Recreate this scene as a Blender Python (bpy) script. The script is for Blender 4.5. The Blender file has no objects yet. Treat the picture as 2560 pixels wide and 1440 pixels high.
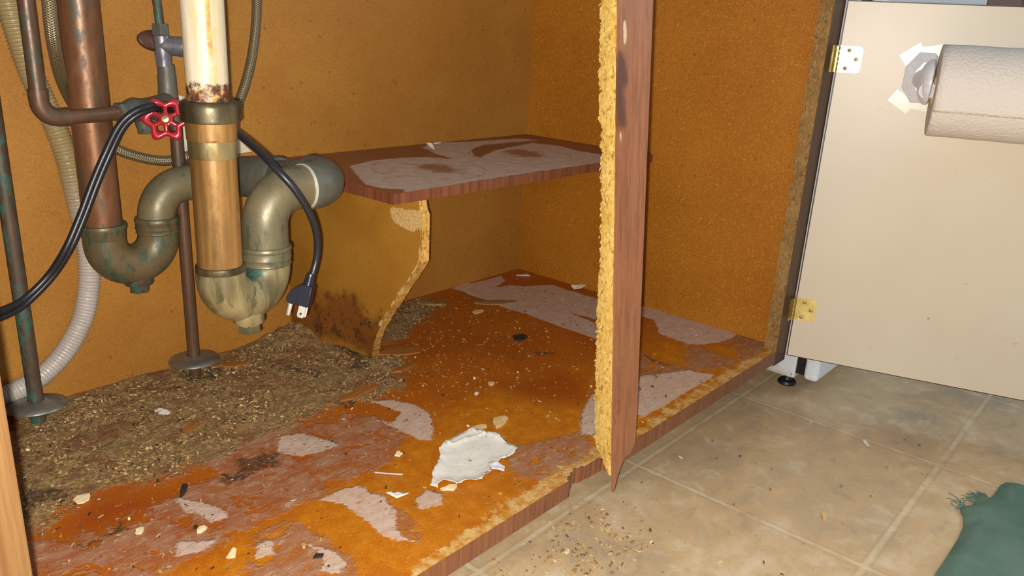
import bpy, bmesh, math, random
import numpy as np
from mathutils import Vector, Matrix, noise as mnoise

# ------------------------------------------------------------------ camera, world, lights, exposure
SC = bpy.context.scene
COL = SC.collection
SC.view_settings.view_transform = 'Standard'
SC.view_settings.look = 'None'
SC.view_settings.gamma = 1.0
SC.view_settings.use_curve_mapping = False
SC.view_settings.exposure = 0.0

CAM_POS = Vector((0.001848, -0.436311, 0.468865))
CAM_RIGHT = Vector((0.657466, -0.751675, 0.052175))
CAM_DOWN = Vector((-0.202461, -0.242936, -0.948679))
CAM_FWD = Vector((0.725774, 0.613161, -0.311908))
cam_data = bpy.data.cameras.new('camera')
cam = bpy.data.objects.new('camera', cam_data)
COL.objects.link(cam)
m3 = Matrix((CAM_RIGHT, -CAM_DOWN, -CAM_FWD)).transposed()
cam.matrix_world = Matrix.Translation(CAM_POS) @ m3.to_4x4()
cam_data.sensor_width = 36.0
cam_data.lens = 36.0 * 1988.685 / 2560.0
cam_data.clip_start = 0.01
SC.camera = cam

world = bpy.data.worlds.new('room_light')
SC.world = world
world.use_nodes = True
world.node_tree.nodes['Background'].inputs[0].default_value = (0.80, 0.88, 1.0, 1)
world.node_tree.nodes['Background'].inputs[1].default_value = 0.32

def lamp(name, kind, loc, energy, color, **kw):
    d = bpy.data.lights.new(name, kind)
    d.energy = energy
    d.color = color
    for k, v in kw.items():
        setattr(d, k, v)
    o = bpy.data.objects.new(name, d)
    COL.objects.link(o)
    o.location = loc
    return o

# the phone's flash, a centimetre beside the lens
lamp('camera_flash', 'POINT', CAM_POS - CAM_RIGHT * 0.008 + CAM_DOWN * 0.007, 47.0, (1.0, 0.960, 0.885), shadow_soft_size=0.003)
# daylight from the kitchen window on the right
day = lamp('window_daylight', 'AREA', (2.9, -1.6, 1.6), 26.0, (0.72, 0.88, 1.0), shape='RECTANGLE', size=1.2, size_y=1.0)
day.rotation_euler = (Vector((1.5, -0.2, -0.1)) - day.location).to_track_quat('-Z', 'Y').to_euler()

# ------------------------------------------------------------------ measured outlines (metres)
FLOOR_MASKS = {
  'film': [[(0.5975, 0.2962), (0.6223, 0.278), (0.6339, 0.2485), (0.6295, 0.2177), (0.608, 0.1877), (0.5853, 0.1686), (0.5757, 0.1776), (0.5752, 0.1981), (0.5729, 0.2207), (0.572, 0.2496), (0.5829, 0.2323), (0.6057, 0.2473), (0.6033, 0.2676)], [(0.4186, 0.1564), (0.4442, 0.1572), (0.4652, 0.1506), (0.464, 0.1327), (0.4696, 0.1169), (0.4606, 0.0907), (0.4522, 0.075), (0.4421, 0.0664), (0.4392, 0.0514), (0.441, 0.0365), (0.4315, 0.0485), (0.425, 0.0698), (0.4284, 0.089), (0.4314, 0.1144), (0.4295, 0.1378)], [(0.4868, 0.0899), (0.5084, 0.0949), (0.5167, 0.0763), (0.501, 0.066), (0.4792, 0.0725)], [(0.3181, 0.2632), (0.3315, 0.2373), (0.3411, 0.2076), (0.3392, 0.1924), (0.3227, 0.1975), (0.3219, 0.2149), (0.3145, 0.2336)], [(0.2859, 0.1908), (0.3113, 0.1691), (0.2921, 0.1631), (0.2744, 0.1726)], [(0.727, 0.0547), (0.7765, 0.0881), (0.83, 0.1106), (0.8475, 0.103), (0.7446, 0.0312)], [(0.9021, 0.0876), (0.9307, 0.0978), (1.0032, 0.0604), (1.0057, 0.0485), (1.0218, 0.0244), (0.9153, 0.0235), (0.8536, 0.024), (0.827, 0.0258), (0.8233, 0.0369)], [(1.2104, 0.3108), (1.2046, 0.2549), (1.21, 0.0776), (1.1768, 0.0757), (1.1446, 0.081), (1.1163, 0.0947), (1.0963, 0.1125), (1.0987, 0.1285), (1.1001, 0.1668), (1.1508, 0.2093), (1.1492, 0.2368), (1.1448, 0.2673)], [(1.0034, 0.5569), (1.0378, 0.5689), (1.0638, 0.5538), (1.136, 0.5505), (1.1162, 0.5234), (1.0747, 0.5098), (1.1028, 0.4992), (1.1205, 0.4781), (1.1704, 0.4494), (1.1666, 0.4114), (1.1691, 0.3516), (1.1773, 0.324), (1.0938, 0.2663), (1.0767, 0.2811), (1.0679, 0.3253), (1.0617, 0.2788), (1.0646, 0.2462), (1.0046, 0.2048), (1.0015, 0.2371), (1.0008, 0.2945), (1.0046, 0.3797), (0.9991, 0.4165), (1.005, 0.4698), (1.0017, 0.5015), (1.0066, 0.5329)], [(0.4639, 0.2965), (0.4878, 0.2832), (0.5026, 0.234), (0.4755, 0.2349), (0.4512, 0.2459), (0.4402, 0.2684)], [(0.3339, 0.1382), (0.3476, 0.1332), (0.3386, 0.1128), (0.3228, 0.1204)], [(0.3668, 0.1099), (0.378, 0.082), (0.3759, 0.0556), (0.3624, 0.0495), (0.3533, 0.0664), (0.3671, 0.0764)]],
  'haze': [[(0.1635, 0.2302), (0.1827, 0.288), (0.2424, 0.2544), (0.2772, 0.2653), (0.3157, 0.2616), (0.3404, 0.2682), (0.3735, 0.2631), (0.3677, 0.3023), (0.4037, 0.3155), (0.4776, 0.3172), (0.5552, 0.2871), (0.5736, 0.2553), (0.5717, 0.2013), (0.5526, 0.1866), (0.5314, 0.1693), (0.4961, 0.1617), (0.473, 0.1671), (0.4565, 0.1665), (0.4207, 0.1594), (0.41, 0.1648), (0.3939, 0.1656), (0.3838, 0.161), (0.3333, 0.1647), (0.3228, 0.1751), (0.3246, 0.2002), (0.3199, 0.2142), (0.3219, 0.1629), (0.3052, 0.1583), (0.2537, 0.1605), (0.2422, 0.1513)], [(0.3371, 0.1522), (0.3761, 0.1497), (0.3819, 0.123), (0.3831, 0.087), (0.3842, 0.0529), (0.3628, 0.0303), (0.2977, 0.0956), (0.318, 0.1212)], [(1.0963, 0.1125), (1.1007, 0.0863), (1.0899, 0.0529), (1.0991, 0.0239), (1.056, 0.0224), (1.0124, 0.0521), (1.0279, 0.0777)], [(0.4606, 0.0907), (0.4648, 0.0626), (0.4458, 0.0361), (0.4379, 0.0615)], [(1.0165, 0.1613), (0.993, 0.1091), (1.0124, 0.0521), (0.9136, 0.095)], [(1.1529, 0.0852), (1.2046, 0.075), (1.1969, 0.0187), (1.1306, 0.0122), (1.0822, 0.0288), (1.1248, 0.0431)], [(0.6237, 0.0936), (0.6796, 0.0793), (0.7384, 0.0509), (0.6946, 0.0134), (0.6108, 0.023), (0.5979, 0.0467)]],
  'grime': [[(0.2338, 0.4652), (0.2762, 0.5688), (0.3382, 0.5638), (0.4706, 0.5793), (0.5448, 0.5607), (0.6548, 0.5645), (0.6795, 0.5473), (0.6806, 0.4395), (0.7019, 0.4104), (0.7477, 0.4003), (0.699, 0.3453), (0.6558, 0.3045), (0.6053, 0.2937), (0.5647, 0.3157), (0.5069, 0.3106), (0.46, 0.3069), (0.4132, 0.3065), (0.3576, 0.3006), (0.3314, 0.2928), (0.2906, 0.3217), (0.2521, 0.3235), (0.2017, 0.2945), (0.1941, 0.302), (0.2096, 0.3797)], [(0.731, 0.4362), (0.8658, 0.56), (0.9272, 0.5499), (0.932, 0.5037), (0.8466, 0.4726), (0.7643, 0.4283)]],
  'orange': [[(0.2375, 0.156), (0.3007, 0.1504), (0.3274, 0.1618), (0.3939, 0.1656), (0.4565, 0.1665), (0.4988, 0.1649), (0.5559, 0.1834), (0.6313, 0.2086), (0.7176, 0.2142), (0.8226, 0.1961), (0.8898, 0.1536), (0.9718, 0.1382), (1.0766, 0.1526), (1.1113, 0.0992), (1.1978, 0.0225), (1.1845, -0.0102), (0.7718, 0.0055), (0.4032, -0.0102)]],
  'raw': [[(0.3958, -0.0028), (0.4282, 0.0115), (0.5052, 0.0136), (0.5683, 0.021), (0.6499, 0.0257), (0.6987, 0.0221), (0.7238, 0.011), (0.7996, 0.0145), (0.9977, 0.0183), (1.1995, 0.0164), (1.1845, -0.0102), (0.7633, -0.0), (0.4032, -0.0102)], [(0.6268, 0.0303), (0.6737, 0.021), (0.7328, 0.0289), (0.7273, 0.0076), (0.6266, -0.0034)]],
  'dark': [[(0.4634, 0.5316), (0.5126, 0.5048), (0.4884, 0.483), (0.4589, 0.5015)], [(0.3995, 0.2834), (0.4434, 0.2654), (0.4236, 0.2429), (0.3875, 0.2551)], [(0.2475, 0.2493), (0.2607, 0.254), (0.2591, 0.2422), (0.2323, 0.2389), (0.2211, 0.2458)], [(0.244, 0.3514), (0.248, 0.3324), (0.2264, 0.334), (0.2104, 0.3448), (0.2192, 0.3704)], [(0.9041, 0.3161), (0.9231, 0.3199), (0.9129, 0.3061), (0.8999, 0.2975)], [(1.0019, 0.1359), (0.9997, 0.1132), (0.9871, 0.1124)], [(0.9976, 0.1049), (1.0003, 0.0885), (0.9903, 0.0936)], [(0.658, 0.4106), (0.6775, 0.3988), (0.6595, 0.381), (0.6408, 0.3886)], [(0.5761, 0.4473), (0.6043, 0.4126), (0.5927, 0.3966), (0.5765, 0.4289)], [(0.8862, 0.256), (0.9093, 0.2354), (0.8973, 0.2336), (0.8813, 0.248)], [(0.5754, 0.3214), (0.5867, 0.3031), (0.5689, 0.2966), (0.5593, 0.3086)], [(0.6769, 0.4633), (0.685, 0.4356), (0.6754, 0.4143), (0.6644, 0.4281)], [(0.406, 0.2541), (0.3871, 0.239), (0.3655, 0.2492), (0.3735, 0.2631)]],
}
FLOOR_MASKS["red"] = [[(0.7607, 0.2169), (0.855, 0.1853), (0.8629, 0.1413), (0.8051, 0.0928), (0.7658, 0.1292), (0.7487, 0.1773)], [(0.2587, 0.3024), (0.2863, 0.2853), (0.3163, 0.2711), (0.3168, 0.2556), (0.2757, 0.2621), (0.2424, 0.2544), (0.227, 0.2783)]]
SHELF_MASKS = {
  'film': [[(0.692, 0.4547), (0.7484, 0.4751), (0.7982, 0.4705), (0.8375, 0.4602), (0.8649, 0.4184), (0.8728, 0.4706), (0.9017, 0.5342), (0.9578, 0.5648), (1.0191, 0.5429), (1.1319, 0.5287), (1.1577, 0.4922), (1.0165, 0.5018), (0.9641, 0.4801), (0.912, 0.4256), (0.9118, 0.4124), (0.9908, 0.4505), (1.1147, 0.4757), (1.1303, 0.4241), (1.1128, 0.3671), (1.1201, 0.3142), (1.063, 0.2747), (0.8106, 0.2793), (0.6604, 0.2763), (0.637, 0.2777), (0.6474, 0.2909), (0.6279, 0.3129), (0.6284, 0.3427), (0.6616, 0.4021)]],
  'dark': [[(0.7785, 0.4134), (0.8081, 0.4112), (0.8167, 0.3784), (0.7873, 0.333), (0.7682, 0.3451), (0.7595, 0.376)], [(0.9901, 0.4364), (1.0321, 0.4422), (1.0386, 0.3993), (1.0074, 0.3611), (0.9689, 0.379)], [(1.1794, 0.51), (1.1937, 0.4734), (1.1854, 0.394), (1.1454, 0.4), (1.1521, 0.4502)]],  # two rust stains; the last outline is a shadow painted by the right side
}
BRAID_PATH = [(0.3076, 0.4, 0.4904), (0.3093, 0.405, 0.4697), (0.3104, 0.41, 0.4484), (0.3164, 0.425, 0.426), (0.3334, 0.465, 0.3985), (0.3543, 0.505, 0.3722), (0.3752, 0.53, 0.3472), (0.3926, 0.541, 0.3246), (0.4122, 0.545, 0.3072), (0.4335, 0.545, 0.296), (0.4625, 0.545, 0.2871), (0.4883, 0.545, 0.2859), (0.5157, 0.545, 0.2934), (0.5422, 0.54, 0.3129), (0.5637, 0.535, 0.3382), (0.5769, 0.53, 0.3665), (0.5899, 0.53, 0.3994), (0.5988, 0.53, 0.4346), (0.6034, 0.53, 0.4644), (0.605, 0.53, 0.4841), (0.6069, 0.53, 0.5083)]
CORRUGATED_PATH = [(0.3149, 0.535, 0.4907), (0.3167, 0.535, 0.4676), (0.3232, 0.538, 0.432), (0.3302, 0.54, 0.3991), (0.3414, 0.543, 0.3647), (0.352, 0.546, 0.3331), (0.3597, 0.546, 0.2963), (0.3641, 0.546, 0.2584), (0.3687, 0.546, 0.2193), (0.3708, 0.546, 0.1793), (0.3664, 0.546, 0.1395), (0.3539, 0.545, 0.1012), (0.3317, 0.545, 0.0678), (0.3042, 0.545, 0.0444), (0.2746, 0.545, 0.0329), (0.2471, 0.545, 0.0292), (0.2191, 0.545, 0.0286)]
CORD_PATH = [(0.2024, 0.4, 0.1802), (0.2217, 0.41, 0.1775), (0.2385, 0.42, 0.1761), (0.2604, 0.43, 0.1798), (0.2853, 0.43, 0.1996), (0.3023, 0.42, 0.2288), (0.3195, 0.42, 0.2601), (0.3358, 0.42, 0.2938), (0.3508, 0.42, 0.3215), (0.3648, 0.415, 0.3487), (0.3783, 0.41, 0.3629), (0.3965, 0.41, 0.3692), (0.4272, 0.43, 0.3678), (0.4393, 0.41, 0.3638), (0.4338, 0.35, 0.3621), (0.4232, 0.29, 0.3563), (0.419, 0.245, 0.3454), (0.4194, 0.213, 0.331), (0.4307, 0.2, 0.3118), (0.4465, 0.2, 0.2865), (0.4573, 0.205, 0.2618), (0.4602, 0.21, 0.2395), (0.4554, 0.21, 0.2236), (0.4518, 0.21, 0.2158)]
CORD_STRAND_PATH = [(0.2026, 0.405, 0.1714), (0.2217, 0.413, 0.1704), (0.2392, 0.423, 0.1687), (0.2621, 0.433, 0.1735), (0.2908, 0.433, 0.1977), (0.3084, 0.423, 0.228), (0.3253, 0.423, 0.2587), (0.3411, 0.423, 0.2906), (0.3572, 0.423, 0.3205), (0.3704, 0.418, 0.3464), (0.3826, 0.413, 0.3592), (0.3989, 0.413, 0.3655), (0.4259, 0.43, 0.3635), (0.4501, 0.45, 0.3548), (0.4618, 0.46, 0.3463)]
PLATE = [(0.4984, 0.555, 0.3662), (0.5154, 0.555, 0.3608), (0.5852, 0.555, 0.3029), (0.6037, 0.555, 0.2852), (0.5768, 0.555, 0.2845), (0.5115, 0.555, 0.2689), (0.4986, 0.555, 0.2706), (0.5044, 0.555, 0.3236)]
SUPPORT_CHIP = [(0.3277, 0.2432), (0.2694, 0.2464), (0.269, 0.2287), (0.2856, 0.2176), (0.3198, 0.2238), (0.3276, 0.2328)]
SUPPORT_DARK = [(0.5753, 0.0367), (0.4963, 0.074), (0.4113, 0.1102), (0.3894, 0.1053), (0.3724, 0.0748), (0.3429, 0.1005), (0.3427, 0.0246), (0.4407, 0.0117), (0.5779, -0.004)]
PAPER = [(0.5128, 0.0936), (0.5394, 0.1155), (0.5588, 0.1262), (0.5735, 0.1428), (0.5901, 0.1486), (0.6346, 0.1492), (0.6423, 0.1365), (0.647, 0.1212), (0.6396, 0.0799), (0.6243, 0.0757), (0.6078, 0.0794), (0.5933, 0.0754), (0.5873, 0.0777), (0.5818, 0.069), (0.5672, 0.0662), (0.5598, 0.0623), (0.5457, 0.0726), (0.5342, 0.0762), (0.535, 0.083), (0.5305, 0.0906), (0.523, 0.0902), (0.5168, 0.0856)]
FLOOR_Z = -0.09      # kitchen floor
BACK_Y = 0.56        # back of the cabinet
RIGHT_X = 1.20       # right side of the cabinet
SHELF_Z = 0.2726
rng = random.Random(7)
nrng = np.random.default_rng(11)

# ------------------------------------------------------------------ node helper
class G:
    def __init__(self, name):
        self.m = bpy.data.materials.new(name)
        self.m.use_nodes = True
        self.t = self.m.node_tree
        self.t.nodes.clear()
        self.out = self.t.nodes.new('ShaderNodeOutputMaterial')
    def put(self, sock, v):
        if v is None:
            return
        if hasattr(v, 'links'):
            self.t.links.new(v, sock)
        elif isinstance(v, (tuple, list)):
            v = tuple(v)
            if sock.type == 'RGBA' and len(v) == 3:
                v = v + (1.0,)
            sock.default_value = v
        else:
            sock.default_value = v
    def new(self, t):
        return self.t.nodes.new('ShaderNode' + t)
    def obj(self):
        return self.new('NewGeometry').outputs['Position']   # metres in the room
    def uv(self):
        return self.new('TexCoord').outputs['UV']
    def scale(self, vec, s, rot=(0, 0, 0), loc=(0, 0, 0)):
        n = self.new('Mapping')
        self.put(n.inputs['Vector'], vec)
        n.inputs['Scale'].default_value = s
        n.inputs['Rotation'].default_value = rot
        n.inputs['Location'].default_value = loc
        return n.outputs[0]
    def noise(self, vec, scale, detail=4, rough=0.55, dist=0.0, col=False):
        n = self.new('TexNoise')
        self.put(n.inputs['Vector'], vec)
        n.inputs['Scale'].default_value = scale
        n.inputs['Detail'].default_value = detail
        n.inputs['Roughness'].default_value = rough
        n.inputs['Distortion'].default_value = dist
        return n.outputs['Color' if col else 'Fac']
    def voronoi(self, vec, scale, feature='F1', out='Distance', rand=1.0):
        n = self.new('TexVoronoi')
        n.feature = feature
        self.put(n.inputs['Vector'], vec)
        n.inputs['Scale'].default_value = scale
        n.inputs['Randomness'].default_value = rand
        return n.outputs[out]
    def ramp(self, fac, stops, interp='LINEAR'):
        n = self.new('ValToRGB')
        n.color_ramp.interpolation = interp
        e = n.color_ramp.elements
        while len(e) < len(stops):
            e.new(0.5)
        for el, (p, c) in zip(e, stops):
            el.position = p
            if not isinstance(c, (tuple, list)):
                c = (c, c, c)
            el.color = tuple(c) + (1.0,)
        self.put(n.inputs[0], fac)
        return n.outputs[0]
    def mix(self, fac, a, b, mode='MIX'):
        n = self.new('Mix')
        n.data_type = 'RGBA'
        n.blend_type = mode
        self.put(n.inputs[0], fac)
        self.put(n.inputs[6], a)
        self.put(n.inputs[7], b)
        return n.outputs[2]
    def math(self, op, a, b=None, c=None, clamp=False):
        n = self.new('Math')
        n.operation = op
        n.use_clamp = clamp
        for i, v in enumerate((a, b, c)):
            self.put(n.inputs[i], v)
        return n.outputs[0]
    def step(self, v, lo, hi, a=0.0, b=1.0):
        n = self.new('MapRange')
        n.interpolation_type = 'SMOOTHSTEP'
        self.put(n.inputs[0], v)
        n.inputs[1].default_value = lo
        n.inputs[2].default_value = hi
        n.inputs[3].default_value = a
        n.inputs[4].default_value = b
        return n.outputs[0]
    def attr(self, name, out='Fac'):
        n = self.new('Attribute')
        n.attribute_name = name
        return n.outputs[out]
    def sep(self, v):
        n = self.new('SeparateXYZ')
        self.put(n.inputs[0], v)
        return n.outputs
    def bump(self, h, strength=0.5, dist=0.001, prev=None):
        n = self.new('Bump')
        n.inputs['Strength'].default_value = strength
        n.inputs['Distance'].default_value = dist
        self.put(n.inputs['Height'], h)
        if prev is not None:
            self.put(n.inputs['Normal'], prev)
        return n.outputs[0]
    def done(self, base, rough=0.5, metal=0.0, normal=None, spec=0.5, coat=None, trans=None):
        n = self.new('BsdfPrincipled')
        self.put(n.inputs['Base Color'], base)
        self.put(n.inputs['Roughness'], rough)
        self.put(n.inputs['Metallic'], metal)
        self.put(n.inputs['Specular IOR Level'], spec)
        if coat is not None:
            self.put(n.inputs['Coat Weight'], coat)
            n.inputs['Coat Roughness'].default_value = 0.15
        if trans is not None:
            self.put(n.inputs['Transmission Weight'], trans)
        if normal is not None:
            self.put(n.inputs['Normal'], normal)
        self.t.links.new(n.outputs[0], self.out.inputs[0])
        return self.m

# ------------------------------------------------------------------ materials
M = {}
def plain(name, col, rough=0.5, metal=0.0, spec=0.5):
    g = G(name)
    o = g.obj()
    n = g.noise(o, 60, 3)
    c = g.mix(g.step(n, 0.3, 0.7), tuple(x * 0.9 for x in col), tuple(min(1, x * 1.08) for x in col))
    M[name] = g.done(c, rough, metal, spec=spec)
    return M[name]

def hardboard(name, a, b, fleck_light, fleck_dark, flake=0.0):
    g = G(name)
    o = g.obj()
    big = g.noise(o, 6, 4, 0.6)
    fine = g.noise(o, 420, 5, 0.7)
    mid = g.noise(o, 90, 4, 0.6)
    c = g.mix(g.step(big, 0.3, 0.7), a, b)
    c = g.mix(g.step(fine, 0.35, 0.72, 0, 0.35), c, fleck_dark)
    c = g.mix(g.step(fine, 0.62, 0.35, 0, 0.12), c, fleck_light)
    c = g.mix(g.step(mid, 0.3, 0.75, 0, 0.12), c, fleck_dark)
    cell = g.voronoi(g.scale(o, (1, 1, 1), (0.4, 0.7, 0.2)), 130, out='Color')
    cx = g.sep(cell)[0]
    d = g.voronoi(o, 130)
    specks = g.math('MULTIPLY', g.step(cx, 0.95, 0.96), g.step(d, 0.34, 0.22))
    c = g.mix(g.math('MULTIPLY', specks, 0.7), c, fleck_dark)
    if flake > 0:
        dv = g.mix(0.02, o, g.noise(o, 30, 2, col=True))
        f1 = g.voronoi(g.scale(dv, (1.0, 2.2, 1.6), (0.3, 0.2, 0.6)), 330, out='Color')
        fl = g.sep(f1)
        c = g.mix(g.math('MULTIPLY', g.step(fl[0], 0.72, 0.98), flake), c, fleck_light)
        c = g.mix(g.math('MULTIPLY', g.step(fl[1], 0.74, 0.99), flake * 0.8), c, fleck_dark)
        br = g.voronoi(g.scale(dv, (1.5, 1.0, 3.0), (0.8, 0.1, 0.3)), 200, out='Color')
        s2 = g.math('MULTIPLY', g.step(g.sep(br)[0], 0.955, 0.97), g.step(g.voronoi(g.scale(dv, (1.5, 1.0, 3.0), (0.8, 0.1, 0.3)), 200), 0.33, 0.2))
        c = g.mix(g.math('MULTIPLY', s2, 0.8), c, tuple(min(1, x * 1.5) for x in fleck_light))
    nrm = g.bump(fine, 0.25, 0.0006)
    M[name] = g.done(c, g.step(big, 0.3, 0.7, 0.5, 0.62), 0, nrm, spec=0.35)

hardboard('hardboard', (0.340, 0.138, 0.018), (0.400, 0.176, 0.023), (0.52, 0.28, 0.07), (0.19, 0.070, 0.009))
hardboard('particle_face', (0.350, 0.112, 0.004), (0.420, 0.148, 0.006), (0.56, 0.27, 0.035), (0.21, 0.062, 0.002), flake=0.42)

def raw_board(name, a, b, dark, light):
    g = G(name)
    o = g.obj()
    dv = g.mix(0.015, o, g.noise(o, 60, 2, col=True))
    v = g.scale(dv, (1.0, 1.6, 0.55), (0.15, 0.1, 0.2))
    cell = g.sep(g.voronoi(v, 430, out='Color'))
    d = g.voronoi(v, 430)
    mid = g.noise(o, 26, 3)
    fine = g.noise(g.scale(o, (1, 1, 0.35)), 520, 4, 0.7)
    c = g.mix(g.step(mid, 0.3, 0.7), a, b)
    c = g.mix(g.step(cell[0], 0.55, 1.0, 0, 0.5), c, light)
    c = g.mix(g.step(cell[1], 0.78, 1.0, 0, 0.7), c, dark)
    c = g.mix(g.step(fine, 0.5, 0.78, 0, 0.7), c, dark)
    h = g.math('ADD', g.math('MULTIPLY', cell[2], 0.6), g.math('MULTIPLY', fine, 0.8))
    M[name] = g.done(c, 0.85, 0, g.bump(h, 0.9, 0.0012), spec=0.15)

raw_board('raw_chipboard', (0.44, 0.265, 0.052), (0.51, 0.33, 0.085), (0.20, 0.090, 0.016), (0.62, 0.46, 0.18))
raw_board('dirty_chipboard', (0.25, 0.135, 0.045), (0.32, 0.18, 0.06), (0.12, 0.058, 0.018), (0.44, 0.29, 0.12))
raw_board('board_edge', (0.50, 0.25, 0.045), (0.60, 0.33, 0.07), (0.24, 0.09, 0.012), (0.80, 0.56, 0.22))

def veneer(name, a, b, c3, axis='z', scars=False):
    g = G(name)
    o = g.obj()
    s = {'z': (1, 1, 0.03), 'x': (0.03, 1, 1), 'y': (1, 0.03, 1)}[axis]
    gr = g.noise(g.scale(o, s), 180, 5, 0.65, 0.2)
    gr2 = g.noise(g.scale(o, s), 55, 3, 0.6, 0.5)
    pores = g.noise(g.scale(o, tuple(k if k == 1 else 0.1 for k in s)), 700, 3, 0.7)
    c = g.mix(g.step(gr2, 0.3, 0.7), a, b)
    c = g.mix(g.step(gr, 0.42, 0.7, 0, 0.75), c, c3)
    c = g.mix(g.step(pores, 0.58, 0.75, 0, 0.5), c, tuple(x * 0.5 for x in c3))
    if scars:
        n = g.noise(g.scale(o, (1, 1, 0.45)), 45, 4, 0.6)
        zz = g.sep(o)[2]
        low = g.step(zz, 0.20, 0.02)
        c = g.mix(g.math('MULTIPLY', g.step(n, 0.60, 0.68), low), c, (0.17, 0.045, 0.026))
        n3 = g.noise(g.scale(o, (1, 1, 0.3), loc=(3, 1, 2)), 90, 3, 0.5)
        c = g.mix(g.math('MULTIPLY', g.step(n3, 0.70, 0.74), low), c, (0.50, 0.26, 0.12))
        st = g.attr('m_stain')
        c = g.mix(g.step(g.math('ADD', st, g.math('MULTIPLY', g.math('SUBTRACT', n, 0.5), 0.02)), -0.006, 0.004, 0, 0.88), c, (0.070, 0.024, 0.015))
        sc = g.attr('m_scuff')
        c = g.mix(g.step(g.math('ADD', sc, g.math('MULTIPLY', g.math('SUBTRACT', n3, 0.5), 0.006)), -0.0006, 0.0006, 0, 0.9), c, (0.60, 0.42, 0.25))
    M[name] = g.done(c, 0.42, 0, g.bump(gr, 0.12, 0.0005), spec=0.4)

veneer('walnut_veneer', (0.250, 0.098, 0.042), (0.195, 0.070, 0.028), (0.110, 0.036, 0.014))
veneer('walnut_veneer_stile', (0.310, 0.122, 0.052), (0.255, 0.095, 0.038), (0.170, 0.058, 0.022), scars=True)
veneer('honey_veneer', (0.170, 0.088, 0.030), (0.140, 0.066, 0.021), (0.100, 0.040, 0.011))
veneer('dark_veneer', (0.080, 0.032, 0.015), (0.058, 0.022, 0.010), (0.026, 0.010, 0.005))  # dark copy of the walnut, carries the shade on the right stile
veneer('shelf_edge_veneer', (0.235, 0.075, 0.032), (0.175, 0.052, 0.022), (0.090, 0.026, 0.010))

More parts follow.
